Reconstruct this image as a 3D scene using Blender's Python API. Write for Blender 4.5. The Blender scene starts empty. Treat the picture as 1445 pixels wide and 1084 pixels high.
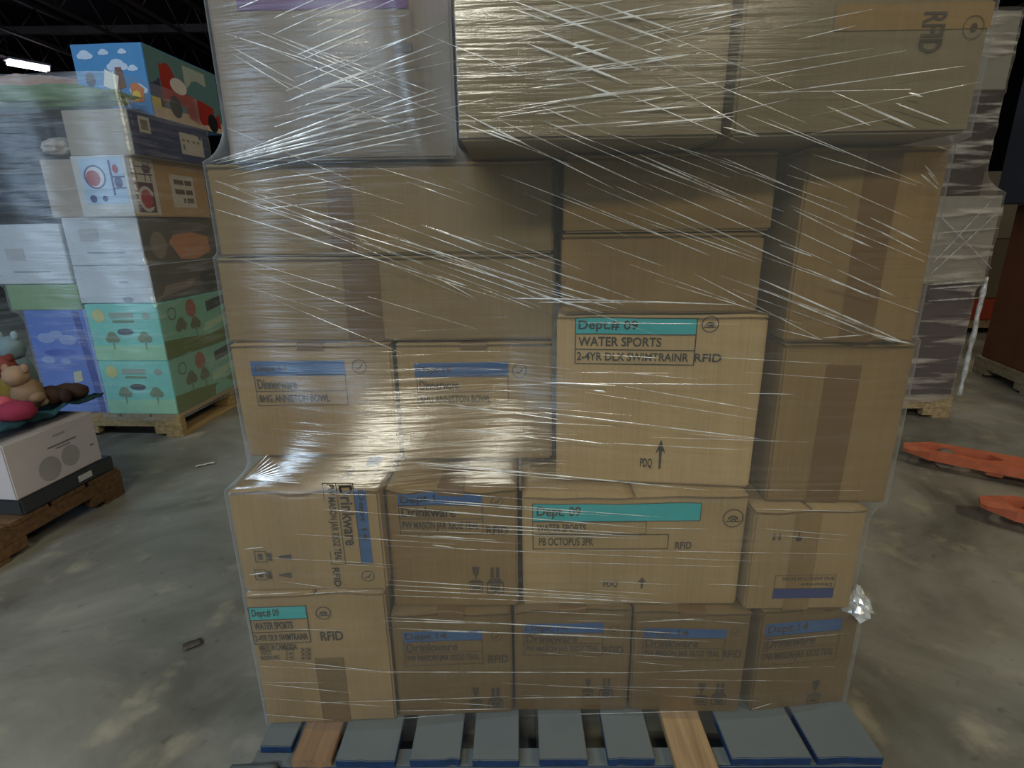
import bpy, bmesh, math, random
import numpy as np
from mathutils import Vector, Matrix, noise
from mathutils.bvhtree import BVHTree
random.seed(7)
SC = bpy.context.scene
COL = SC.collection

# ------------------------------------------------------------------ camera
FOC, PITCH, ROLL = 762.0, math.radians(16.6), -0.0149
_c = math.sqrt(1 - ROLL * ROLL)
R0, U0 = Vector((1, 0, 0)), Vector((0, math.sin(PITCH), math.cos(PITCH)))
FW = Vector((0, math.cos(PITCH), -math.sin(PITCH)))
RT, UP = R0 * _c + U0 * ROLL, U0 * _c - R0 * ROLL
EYE = Vector((0, 0, 1.11))
cd = bpy.data.cameras.new('camera')
cd.sensor_width = 36.0
cd.lens = 36.0 * FOC / 1445.0
cd.clip_start = 0.02
cam = bpy.data.objects.new('camera', cd)
COL.objects.link(cam)
cam.matrix_world = Matrix(((RT.x, UP.x, -FW.x, EYE.x), (RT.y, UP.y, -FW.y, EYE.y), (RT.z, UP.z, -FW.z, EYE.z), (0, 0, 0, 1)))
SC.camera = cam

# ------------------------------------------------------------------ world, lights, exposure
w = bpy.data.worlds.new('world')
SC.world = w
w.use_nodes = True
w.node_tree.nodes['Background'].inputs['Color'].default_value = (0.5, 0.55, 0.6, 1)
w.node_tree.nodes['Background'].inputs['Strength'].default_value = 0.02
SC.view_settings.view_transform = 'Standard'
SC.view_settings.look = 'None'
SC.view_settings.gamma = 1
SC.view_settings.use_curve_mapping = False
SC.view_settings.exposure = -0.6


def area(name, loc, target, sx, sy, power, color):
    l = bpy.data.lights.new(name, 'AREA')
    l.shape = 'RECTANGLE'
    l.size, l.size_y, l.energy, l.color = sx, sy, power, color
    o = bpy.data.objects.new(name, l)
    COL.objects.link(o)
    o.location = loc
    d = Vector(target) - Vector(loc)
    o.rotation_euler = d.to_track_quat('-Z', 'Y').to_euler()
    return o


WARM, NEUT, COOL = (1.0, 0.88, 0.64), (0.98, 0.96, 0.80), (0.54, 0.75, 1.0)
area('aisle_lamp_light', (-0.7, -2.0, 2.8), (-0.4, 0.2, 0.7), 1.5, 0.3, 78, NEUT)
area('right_aisle_lamp_light', (2.4, -6.8, 3.6), (1.2, 0.0, 0.8), 1.6, 0.4, 38, WARM)
area('rear_lamp_light', (4.5, -2.0, 5.2), (4.0, -1.0, 0), 1.6, 0.5, 190, WARM)
area('cool_fill', (-5.6, -10.9, 3.0), (-5.0, 0, 2.0), 3.6, 4.4, 240, COOL)  # unseen cool source behind the camera, added for blue reflections in the film
area('far_cool_fill', (-12.0, -10.9, 2.6), (-11.0, 0, 2.0), 3.6, 4.4, 480, COOL)  # second unseen cool source, added for bluish reflections on the left load
area('hall_lamp_light', (5.0, 8.0, 5.4), (5.0, 8.1, 0), 2.4, 0.5, 110, WARM)
area('bay_lamp_light', (-5.5, 7.5, 5.4), (-5.5, 7.6, 0), 2.4, 0.5, 90, COOL)
area('side_lamp_light', (0.6, 4.2, 5.2), (0.6, 4.1, 0), 2.4, 0.5, 45, WARM)
area('left_cool_fill', (-3.6, -0.8, 4.4), (-3.0, 0.6, 0), 1.6, 0.4, 125, (0.62, 0.81, 1.0))  # added cool fill from an unseen source, brightens the left load


# ------------------------------------------------------------------ photo pixel -> place
def ray(x, y):
    return RT * ((x - 722.5) / FOC) + UP * ((542 - y) / FOC) + FW


def at_z(x, y, z):
    v = ray(x, y)
    return EYE + v * ((z - EYE.z) / v.z)


def at_y(x, y, Y):
    v = ray(x, y)
    return EYE + v * (Y / v.y)


def at_plane(x, y, p, n):
    v = ray(x, y)
    return EYE + v * ((p - EYE).dot(n) / v.dot(n))


# ------------------------------------------------------------------ materials
def lin(r, g, b):
    f = lambda c: (c / 255 / 12.92) if c / 255 <= 0.04045 else ((c / 255 + 0.055) / 1.055) ** 2.4
    return (f(r), f(g), f(b))


def base_mat(name):
    m = bpy.data.materials.new(name)
    m.use_nodes = True
    nt = m.node_tree
    return m, nt, nt.nodes['Principled BSDF']


def N(nt, t, **kw):
    n = nt.nodes.new(t)
    for k, v in kw.items():
        setattr(n, k, v)
    return n


_cols = {}


def flat(rgb, rough=0.7, vary=0.06, spec=0.3, key=None):
    """a plain painted / printed colour with a little procedural unevenness"""
    k = (rgb, rough, vary, spec)
    if k in _cols:
        return _cols[k]
    m, nt, b = base_mat('colour_%d_%d_%d' % rgb)
    r, g, bl = lin(*rgb)
    tc = N(nt, 'ShaderNodeTexCoord')
    nz = N(nt, 'ShaderNodeTexNoise')
    nz.inputs['Scale'].default_value = 22
    nz.inputs['Detail'].default_value = 4
    nt.links.new(tc.outputs['Object'], nz.inputs['Vector'])
    mr = N(nt, 'ShaderNodeMapRange')
    mr.inputs['To Min'].default_value = 1 - vary * 2
    mr.inputs['To Max'].default_value = 1 + vary * 2
    nt.links.new(nz.outputs['Fac'], mr.inputs['Value'])
    mx = N(nt, 'ShaderNodeVectorMath', operation='SCALE')
    mx.inputs[0].default_value = (r, g, bl)
    nt.links.new(mr.outputs[0], mx.inputs['Scale'])
    nt.links.new(mx.outputs[0], b.inputs['Base Color'])
    b.inputs['Roughness'].default_value = rough
    b.inputs['Specular IOR Level'].default_value = spec
    _cols[k] = m
    return m


def cardboard(name, rgb, scale=1.0):
    m, nt, b = base_mat(name)
    r, g, bl = lin(*rgb)
    tc = N(nt, 'ShaderNodeTexCoord')
    n1 = N(nt, 'ShaderNodeTexNoise')
    n1.inputs['Scale'].default_value = 7
    n1.inputs['Detail'].default_value = 5
    nt.links.new(tc.outputs['Object'], n1.inputs['Vector'])
    mp = N(nt, 'ShaderNodeMapping')
    mp.inputs['Scale'].default_value = (260, 60, 6)
    nt.links.new(tc.outputs['Object'], mp.inputs['Vector'])
    n2 = N(nt, 'ShaderNodeTexNoise')
    n2.inputs['Scale'].default_value = 1
    n2.inputs['Detail'].default_value = 2
    nt.links.new(mp.outputs[0], n2.inputs['Vector'])
    add = N(nt, 'ShaderNodeMath', operation='MULTIPLY_ADD')
    nt.links.new(n2.outputs['Fac'], add.inputs[0])
    add.inputs[1].default_value = 0.5
    nt.links.new(n1.outputs['Fac'], add.inputs[2])
    cr = N(nt, 'ShaderNodeValToRGB')
    cr.color_ramp.elements[0].position = 0.45
    cr.color_ramp.elements[1].position = 1.05
    cr.color_ramp.elements[0].color = (r * .82, g * .80, bl * .76, 1)
    cr.color_ramp.elements[1].color = (r * 1.13, g * 1.13, bl * 1.12, 1)
    nt.links.new(add.outputs[0], cr.inputs['Fac'])
    nt.links.new(cr.outputs['Color'], b.inputs['Base Color'])
    b.inputs['Roughness'].default_value = 0.85
    b.inputs['Specular IOR Level'].default_value = 0.25
    bp = N(nt, 'ShaderNodeBump')
    bp.inputs['Strength'].default_value = 0.12
    bp.inputs['Distance'].default_value = 0.004
    nt.links.new(n2.outputs['Fac'], bp.inputs['Height'])
    nt.links.new(bp.outputs[0], b.inputs['Normal'])
    return m


def wood(name, rgb, dust=None, amount=0.0, along='y'):
    m, nt, b = base_mat(name)
    r, g, bl = lin(*rgb)
    tc = N(nt, 'ShaderNodeTexCoord')
    mp = N(nt, 'ShaderNodeMapping')
    mp.inputs['Scale'].default_value = (40, 3, 40) if along == 'y' else (3, 40, 40)
    nt.links.new(tc.outputs['Object'], mp.inputs['Vector'])
    n1 = N(nt, 'ShaderNodeTexNoise')
    n1.inputs['Scale'].default_value = 1.6
    n1.inputs['Detail'].default_value = 6
    nt.links.new(mp.outputs[0], n1.inputs['Vector'])
    cr = N(nt, 'ShaderNodeValToRGB')
    cr.color_ramp.elements[0].position = 0.3
    cr.color_ramp.elements[1].position = 0.75
    cr.color_ramp.elements[0].color = (r * .62, g * .58, bl * .55, 1)
    cr.color_ramp.elements[1].color = (r * 1.15, g * 1.15, bl * 1.15, 1)
    nt.links.new(n1.outputs['Fac'], cr.inputs['Fac'])
    out = cr.outputs['Color']
    if dust:
        n2 = N(nt, 'ShaderNodeTexNoise')
        n2.inputs['Scale'].default_value = 5
        n2.inputs['Detail'].default_value = 6
        nt.links.new(tc.outputs['Object'], n2.inputs['Vector'])
        ge = N(nt, 'ShaderNodeNewGeometry')
        sx = N(nt, 'ShaderNodeSeparateXYZ')
        nt.links.new(ge.outputs['True Normal'], sx.inputs[0])
        mr = N(nt, 'ShaderNodeMapRange')
        mr.inputs['From Min'].default_value = 0.3
        mr.inputs['From Max'].default_value = 0.6
        mr.inputs['To Min'].default_value = amount * .75
        mr.inputs['To Max'].default_value = amount
        nt.links.new(n2.outputs['Fac'], mr.inputs['Value'])
        ml = N(nt, 'ShaderNodeMath', operation='MULTIPLY')
        cl = N(nt, 'ShaderNodeMath', operation='MAXIMUM')
        nt.links.new(sx.outputs['Z'], cl.inputs[0])
        cl.inputs[1].default_value = 0.0
        nt.links.new(mr.outputs[0], ml.inputs[0])
        nt.links.new(cl.outputs[0], ml.inputs[1])
        mx = N(nt, 'ShaderNodeMix', data_type='RGBA')
        nt.links.new(ml.outputs[0], mx.inputs['Factor'])
        nt.links.new(out, mx.inputs['A'])
        mx.inputs['B'].default_value = lin(*dust) + (1,)
        out = mx.outputs['Result']
    nt.links.new(out, b.inputs['Base Color'])
    b.inputs['Roughness'].default_value = 0.75
    bp = N(nt, 'ShaderNodeBump')
    bp.inputs['Strength'].default_value = 0.3
    bp.inputs['Distance'].default_value = 0.003
    nt.links.new(n1.outputs['Fac'], bp.inputs['Height'])
    nt.links.new(bp.outputs[0], b.inputs['Normal'])
    return m


def film_mat(name, tint=(0.97, 0.98, 0.98), haze=0.04, streak=0.14, gloss=0.07, rough=0.12, sc=(4, 4, 60), rot=0.25, bump=0.5, milk=(0.85, 0.88, 0.92), layers=None, rot2=None):
    m = bpy.data.materials.new(name)
    m.use_nodes = True
    nt = m.node_tree
    nt.nodes.clear()
    tc = N(nt, 'ShaderNodeTexCoord')
    mp = N(nt, 'ShaderNodeMapping')
    mp.inputs['Rotation'].default_value = (0, rot, 0)
    mp.inputs['Scale'].default_value = sc
    nt.links.new(tc.outputs['Object'], mp.inputs['Vector'])
    nz = N(nt, 'ShaderNodeTexNoise')
    nz.inputs['Scale'].default_value = 1.0
    nz.inputs['Detail'].default_value = 5
    nt.links.new(mp.outputs[0], nz.inputs['Vector'])
    if rot2 is not None:
        mp2 = N(nt, 'ShaderNodeMapping')
        mp2.inputs['Rotation'].default_value = (0, rot2, 0)
        mp2.inputs['Scale'].default_value = sc
        nt.links.new(tc.outputs['Object'], mp2.inputs['Vector'])
        nzb = N(nt, 'ShaderNodeTexNoise')
        nzb.inputs['Scale'].default_value = 1.3
        nzb.inputs['Detail'].default_value = 5
        nt.links.new(mp2.outputs[0], nzb.inputs['Vector'])
        mxn = N(nt, 'ShaderNodeMath', operation='MAXIMUM')
        nt.links.new(nz.outputs['Fac'], mxn.inputs[0])
        nt.links.new(nzb.outputs['Fac'], mxn.inputs[1])
        wr = mxn.outputs[0]
    else:
        wr = nz.outputs['Fac']
    n2 = N(nt, 'ShaderNodeTexNoise')
    n2.inputs['Scale'].default_value = 5.0
    n2.inputs['Detail'].default_value = 2
    nt.links.new(tc.outputs['Object'], n2.inputs['Vector'])
    mr = N(nt, 'ShaderNodeMapRange')
    mr.inputs['From Min'].default_value = 0.52
    mr.inputs['From Max'].default_value = 0.75
    mr.inputs['To Min'].default_value = 0.0
    mr.inputs['To Max'].default_value = streak
    nt.links.new(wr, mr.inputs['Value'])
    ms = N(nt, 'ShaderNodeMath', operation='MULTIPLY')
    nt.links.new(mr.outputs[0], ms.inputs[0])
    nt.links.new(n2.outputs['Fac'], ms.inputs[1])
    lw = N(nt, 'ShaderNodeLayerWeight')
    lw.inputs['Blend'].default_value = 0.5
    pw = N(nt, 'ShaderNodeMath', operation='POWER')
    nt.links.new(lw.outputs['Facing'], pw.inputs[0])
    pw.inputs[1].default_value = 5.0
    hz = N(nt, 'ShaderNodeMath', operation='MULTIPLY_ADD')
    nt.links.new(pw.outputs[0], hz.inputs[0])
    hz.inputs[1].default_value = 0.65
    hz.inputs[2].default_value = haze
    ha = N(nt, 'ShaderNodeMath', operation='ADD', use_clamp=True)
    nt.links.new(hz.outputs[0], ha.inputs[0])
    nt.links.new(ms.outputs[0], ha.inputs[1])
    if layers:                              # more turns of film up there
        sz = N(nt, 'ShaderNodeSeparateXYZ')
        nt.links.new(tc.outputs['Object'], sz.inputs[0])
        ly = N(nt, 'ShaderNodeMapRange')
        for k_, v_ in zip(('From Min', 'From Max', 'To Min', 'To Max'), layers):
            ly.inputs[k_].default_value = v_
        hb = N(nt, 'ShaderNodeMath', operation='ADD', use_clamp=True)
        nt.links.new(ha.outputs[0], hb.inputs[0])
        nt.links.new(ly.outputs[0], hb.inputs[1])
        ha = hb
    bp = N(nt, 'ShaderNodeBump')
    bp.inputs['Strength'].default_value = bump
    bp.inputs['Distance'].default_value = 0.004
    nt.links.new(wr, bp.inputs['Height'])
    tr = N(nt, 'ShaderNodeBsdfTransparent')
    tr.inputs['Color'].default_value = tint + (1,)
    d1_ = N(nt, 'ShaderNodeBsdfDiffuse')
    d1_.inputs['Color'].default_value = milk + (1,)
    d2_ = N(nt, 'ShaderNodeBsdfTranslucent')
    d2_.inputs['Color'].default_value = milk + (1,)
    df = N(nt, 'ShaderNodeMixShader')
    df.inputs['Fac'].default_value = 0.4
    nt.links.new(d1_.outputs[0], df.inputs[1])
    nt.links.new(d2_.outputs[0], df.inputs[2])
    gl = N(nt, 'ShaderNodeBsdfGlossy')
    gl.inputs['Roughness'].default_value = rough
    gl.inputs['Color'].default_value = (1, 1, 1, 1)
    nt.links.new(bp.outputs[0], gl.inputs['Normal'])
    m1 = N(nt, 'ShaderNodeMixShader')
    nt.links.new(ha.outputs[0], m1.inputs['Fac'])
    nt.links.new(tr.outputs[0], m1.inputs[1])
    nt.links.new(df.outputs[0], m1.inputs[2])
    gf = N(nt, 'ShaderNodeMath', operation='MULTIPLY_ADD', use_clamp=True)
    nt.links.new(pw.outputs[0], gf.inputs[0])
    gf.inputs[1].default_value = 0.6
    gf.inputs[2].default_value = gloss
    m2 = N(nt, 'ShaderNodeMixShader')
    nt.links.new(gf.outputs[0], m2.inputs['Fac'])
    nt.links.new(m1.outputs[0], m2.inputs[1])
    nt.links.new(gl.outputs[0], m2.inputs[2])
    o = N(nt, 'ShaderNodeOutputMaterial')
    nt.links.new(m2.outputs[0], o.inputs['Surface'])
    return m


def crease_mat(name, fac=0.45, rough=0.22, gl_fac=0.55):
    m = bpy.data.materials.new(name)
    m.use_nodes = True
    nt = m.node_tree
    nt.nodes.clear()
    tc = N(nt, 'ShaderNodeTexCoord')
    nz = N(nt, 'ShaderNodeTexNoise')
    nz.inputs['Scale'].default_value = 25
    nz.inputs['Detail'].default_value = 3
    nt.links.new(tc.outputs['Object'], nz.inputs['Vector'])
    mr = N(nt, 'ShaderNodeMapRange')
    mr.inputs['From Min'].default_value = 0.35
    mr.inputs['From Max'].default_value = 0.65
    mr.inputs['To Min'].default_value = fac * 0.35
    mr.inputs['To Max'].default_value = fac * 1.35
    nt.links.new(nz.outputs['Fac'], mr.inputs['Value'])
    tr = N(nt, 'ShaderNodeBsdfTransparent')
    df = N(nt, 'ShaderNodeBsdfDiffuse')
    df.inputs['Color'].default_value = (0.86, 0.88, 0.88, 1)
    gl = N(nt, 'ShaderNodeBsdfGlossy')
    gl.inputs['Roughness'].default_value = rough
    m1 = N(nt, 'ShaderNodeMixShader')
    m1.inputs['Fac'].default_value = gl_fac
    nt.links.new(df.outputs[0], m1.inputs[1])
    nt.links.new(gl.outputs[0], m1.inputs[2])
    m2 = N(nt, 'ShaderNodeMixShader')
    nt.links.new(mr.outputs[0], m2.inputs['Fac'])
    nt.links.new(tr.outputs[0], m2.inputs[1])
    nt.links.new(m1.outputs[0], m2.inputs[2])
    o = N(nt, 'ShaderNodeOutputMaterial')
    nt.links.new(m2.outputs[0], o.inputs['Surface'])
    return m


KRAFT = cardboard('kraft_cardboard', (150, 126, 86))
KRAFT2 = cardboard('kraft_cardboard_dull', (142, 118, 80))
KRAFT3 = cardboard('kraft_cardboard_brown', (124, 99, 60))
KRAFT4 = cardboard('kraft_cardboard_dim_top', (110, 97, 72))  # top overhanging cartons: weaker light up there is put into the colour
KRAFT5 = cardboard('kraft_cardboard_shaded_low', (106, 84, 50))  # bottom row: fall-off of light towards the floor is put into the colour
KRAFT6 = cardboard('kraft_cardboard_dim_left', (128, 107, 74))  # long pair at left: dimmer light there is mixed into the colour
INK = flat((44, 40, 34), 0.8, 0.12)
INK2 = flat((62, 53, 40), 0.8, 0.15)
CYAN = flat((44, 154, 156), 0.7)
BLUE = flat((46, 82, 128), 0.7)
NAVY = flat((38, 52, 100), 0.7)


def tape_mat():
    m, nt, b = base_mat('brown_packing_tape')
    b.inputs['Base Color'].default_value = lin(100, 73, 38) + (1,)
    b.inputs['Roughness'].default_value = 0.4
    b.inputs['Specular IOR Level'].default_value = 0.4
    tc = N(nt, 'ShaderNodeTexCoord')
    nz = N(nt, 'ShaderNodeTexNoise')
    nz.inputs['Scale'].default_value = 16
    nt.links.new(tc.outputs['Object'], nz.inputs['Vector'])
    bp = N(nt, 'ShaderNodeBump')
    bp.inputs['Strength'].default_value = 0.25
    bp.inputs['Distance'].default_value = 0.01
    nt.links.new(nz.outputs['Fac'], bp.inputs['Height'])
    nt.links.new(bp.outputs[0], b.inputs['Normal'])
    return m


TAPE = tape_mat()


# ------------------------------------------------------------------ object helpers
def link(name, me, mats, parent=None, smooth=False):
    o = bpy.data.objects.new(name, me)
    COL.objects.link(o)
    for m in (mats if isinstance(mats, (list, tuple)) else [mats]):
        me.materials.append(m)
    if parent:
        o.parent = parent
    if smooth:
        me.polygons.foreach_set('use_smooth', [True] * len(me.polygons))
    return o


def obj(name, bm, mats, parent=None, smooth=False):
    me = bpy.data.meshes.new(name)
    bm.normal_update()
    bm.to_mesh(me)
    bm.free()
    return link(name, me, mats, parent, smooth)


def tag(o, label, cat, group=None):
    o['label'] = label
    o['category'] = cat
    if group:
        o['group'] = group
    return o


def empty(name, loc, rz, label, cat, group=None):
    o = bpy.data.objects.new(name, None)
    o.empty_display_size = 0.1
    COL.objects.link(o)
    o.location = loc
    o.rotation_euler = (0, 0, rz)
    return tag(o, label, cat, group)


def struct(name, bm, mats, parent=None, smooth=False):
    o = obj(name, bm, mats, parent, smooth)
    if not parent:
        o['kind'] = 'structure'
    return o


def bx(bm, x0, x1, y0, y1, z0, z1, mi=0, bevel=0.0, cuts=0, M=None):
    b2 = bmesh.new()
    bmesh.ops.create_cube(b2, size=1.0)
    for v in b2.verts:
        v.co = Vector(((x0 + x1) / 2 + v.co.x * (x1 - x0), (y0 + y1) / 2 + v.co.y * (y1 - y0), (z0 + z1) / 2 + v.co.z * (z1 - z0)))
    if bevel:
        bmesh.ops.bevel(b2, geom=b2.edges[:], offset=bevel, segments=2, affect='EDGES')
    if cuts:
        bmesh.ops.subdivide_edges(b2, edges=[e for e in b2.edges if e.calc_length() > 0.04], cuts=cuts, use_grid_fill=True)
    if M:
        b2.transform(M)
    me = bpy.data.meshes.new('t')
    b2.to_mesh(me)
    b2.free()
    n0 = len(bm.faces)
    bm.from_mesh(me)
    bpy.data.meshes.remove(me)
    bm.faces.ensure_lookup_table()
    for f in bm.faces[n0:]:
        f.material_index = mi
    return bm


def boxbm(*a, **k):
    return bx(bmesh.new(), *a, **k)


def sweep(bm, pts, radii, n=6, mi=0):
    """a tapering tube through pts"""
    rings = []
    for i, p in enumerate(pts):
        p = Vector(p)
        d = Vector(pts[min(i + 1, len(pts) - 1)]) - Vector(pts[max(i - 1, 0)])
        if d.length < 1e-9:
            d = Vector((0, 0, 1))
        d.normalize()
        a = d.cross(Vector((0, 0, 1)) if abs(d.z) < .9 else Vector((1, 0, 0))).normalized()
        b = d.cross(a)
        r = radii[i] if hasattr(radii, '__len__') else radii
        rings.append([bm.verts.new(p + (a * math.cos(2 * math.pi * k / n) + b * math.sin(2 * math.pi * k / n)) * r) for k in range(n)])
    for r1, r2 in zip(rings, rings[1:]):
        for k in range(n):
            f = bm.faces.new((r1[k], r1[(k + 1) % n], r2[(k + 1) % n], r2[k]))
            f.material_index = mi
            f.smooth = True
    for r in (rings[0][::-1], rings[-1]):
        f = bm.faces.new(r)
        f.material_index = mi
    return bm


# ------------------------------------------------------------------ lettering and marks
_txt = {}


def text_mesh(s):
    if s not in _txt:
        cu = bpy.data.curves.new('lettering', 'FONT')
        cu.body = s
        cu.resolution_u = 3
        cu.offset = 0.018
        o = bpy.data.objects.new('lettering', cu)
        me = bpy.data.meshes.new_from_object(o)
        vs = [(v.co.x, v.co.y) for v in me.vertices]
        fs = [tuple(p.vertices) for p in me.polygons]
        xs, ys = [v[0] for v in vs], [v[1] for v in vs]
        x0, x1 = min(xs), max(xs)
        y0, y1 = min(ys), max(ys)
        _txt[s] = ([((x - x0) / (x1 - x0), (y - y0) / (y1 - y0)) for x, y in vs], fs)
        bpy.data.objects.remove(o)
        bpy.data.curves.remove(cu)
        bpy.data.meshes.remove(me)
    return _txt[s]


class Print:
    """flat marks gathered on a plane: origin + a*u + b*w, lifted a hair along n"""

    def __init__(self, mats):
        self.V, self.F, self.I, self.mats = [], [], [], list(mats)

    def add(self, vs, fs, mi, lift):
        n = len(self.V)
        self.V += [(x, y, lift) for x, y in vs]
        self.F += [tuple(i + n for i in f) for f in fs]
        self.I += [mi] * len(fs)

    def rect(self, x0, z0, x1, z1, mi=0, lift=0.0):
        nx = max(1, int(abs(x1 - x0) / 0.03))
        vs, fs = [], []
        for i in range(nx + 1):
            x = x0 + (x1 - x0) * i / nx
            vs += [(x, z0), (x, z1)]
        for i in range(nx):
            fs.append((2 * i, 2 * i + 2, 2 * i + 3, 2 * i + 1))
        self.add(vs, fs, mi, lift)

    def frame(self, x0, z0, x1, z1, t, mi=0, lift=0.0003):
        self.rect(x0, z0, x1, z0 + t, mi, lift)
        self.rect(x0, z1 - t, x1, z1, mi, lift)
        self.rect(x0, z0, x0 + t, z1, mi, lift)
        self.rect(x1 - t, z0, x1, z1, mi, lift)

    def text(self, s, x0, z0, x1, z1, mi=0, rot=0, lift=0.0005):
        vs, fs = text_mesh(s)
        if rot == 0:
            q = [(x0 + (x1 - x0) * u, z0 + (z1 - z0) * v) for u, v in vs]
        elif rot == -90:                       # reads downwards
            q = [(x0 + (x1 - x0) * v, z1 + (z0 - z1) * u) for u, v in vs]
        else:                                  # upside down
            q = [(x1 + (x0 - x1) * u, z1 + (z0 - z1) * v) for u, v in vs]
        self.add(q, fs, mi, lift)

    def poly(self, pts, mi=0, lift=0.0003):
        self.add(pts, [tuple(range(len(pts)))], mi, lift)

    def disc(self, cx, cz, rx, rz=None, mi=0, lift=0.0003, n=24):
        rz = rz or rx
        self.poly([(cx + rx * math.cos(2 * math.pi * k / n), cz + rz * math.sin(2 * math.pi * k / n)) for k in range(n)], mi, lift)

    def ring(self, cx, cz, r, t, mi=0, lift=0.0003, n=28, a0=0, a1=360):
        vs, fs = [], []
        for k in range(n + 1):
            a = math.radians(a0 + (a1 - a0) * k / n)
            vs += [(cx + r * math.cos(a), cz + r * math.sin(a)), (cx + (r - t) * math.cos(a), cz + (r - t) * math.sin(a))]
        fs = [(2 * k, 2 * k + 2, 2 * k + 3, 2 * k + 1) for k in range(n)]
        self.add(vs, fs, mi, lift)

    def arrow(self, cx, z0, z1, wd, mi=0, lift=0.0003):
        d = 1 if z1 > z0 else -1
        L = abs(z1 - z0)
        hz = z1 - d * L * 0.48
        self.poly([(cx, z1), (cx - wd, hz), (cx - wd * .3, hz + d * L * .12), (cx - wd * .16, z0), (cx + wd * .16, z0), (cx + wd * .3, hz + d * L * .12), (cx + wd, hz)][::-d], mi, lift)

    def mark(self, cx, cz, r, mi=0, kind=0):
        """round recycling style mark"""
        self.ring(cx, cz, r, r * .11, mi)
        if kind == 0:
            self.ring(cx, cz - r * .25, r * .55, r * .2, mi, a0=15, a1=165, n=12)
            self.ring(cx + r * .05, cz - r * .3, r * .28, r * .14, mi, a0=0, a1=190, n=10)
            self.rect(cx - r * .7, cz - r * .42, cx + r * .7, cz - r * .3, mi, .0003)
        elif kind == 1:
            self.poly([(cx - r * .5, cz - r * .3), (cx + r * .1, cz - r * .32), (cx + r * .55, cz + r * .35), (cx + r * .4, cz + r * .42), (cx, cz - r * .12), (cx - r * .5, cz - r * .15)], mi)
        else:
            self.disc(cx + r * .05, cz, r * .3, r * .36, mi, n=12)

    def glass_over_box(self, cx, z0, h, mi=0):
        w_ = h * .28
        self.poly([(cx - w_ * .45, z0 + h), (cx - w_ * .35, z0 + h * .72), (cx - w_ * .08, z0 + h * .62), (cx - w_ * .08, z0 + h * .5), (cx + w_ * .08, z0 + h * .5), (cx + w_ * .08, z0 + h * .62), (cx + w_ * .35, z0 + h * .72), (cx + w_ * .45, z0 + h)], mi)
        self.poly([(cx - w_ * .5, z0 + h * .46), (cx - w_ * 1.1, z0 + h * .34), (cx + w_ * 1.1, z0 + h * .34), (cx + w_ * .5, z0 + h * .46)], mi)
        self.frame(cx - w_ * .8, z0, cx + w_ * .8, z0 + h * .3, h * .03, mi)
        self.rect(cx - w_ * .5, z0 + h * .1, cx + w_ * .5, z0 + h * .2, mi, .0003)

    def bottles_over_shield(self, cx, z0, h, mi=0):
        w_ = h * .28
        self.rect(cx - w_ * .5, z0 + h * .6, cx - w_ * .12, z0 + h, mi, .0003)
        self.rect(cx + w_ * .12, z0 + h * .6, cx + w_ * .5, z0 + h, mi, .0003)
        self.poly([(cx - w_ * .5, z0 + h * .58), (cx - w_, z0 + h * .42), (cx + w_, z0 + h * .42), (cx + w_ * .5, z0 + h * .58)], mi)
        self.frame(cx - w_, z0, cx + w_, z0 + h * .42, h * .035, mi)
        self.poly([(cx - w_ * .6, z0 + h * .34), (cx - w_ * .55, z0 + h * .14), (cx, z0 + h * .03), (cx + w_ * .55, z0 + h * .14), (cx + w_ * .6, z0 + h * .34)], mi)

    def build(self, name, parent, O, U, W, n, warp=None, off=0.0012):
        me = bpy.data.meshes.new(name)
        P = []
        for x, y, l in self.V:
            p = O + U * x + W * y
            if warp:
                p = warp(p)
            P.append(p + n * (off + l))
        me.from_pydata(P, [], self.F)
        me.polygons.foreach_set('material_index', self.I)
        return link(name, me, self.mats, parent)


# ------------------------------------------------------------------ cartons
STACK = {}          # name of a wrapped load -> list of (four footprint corners, z0, z1)


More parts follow.
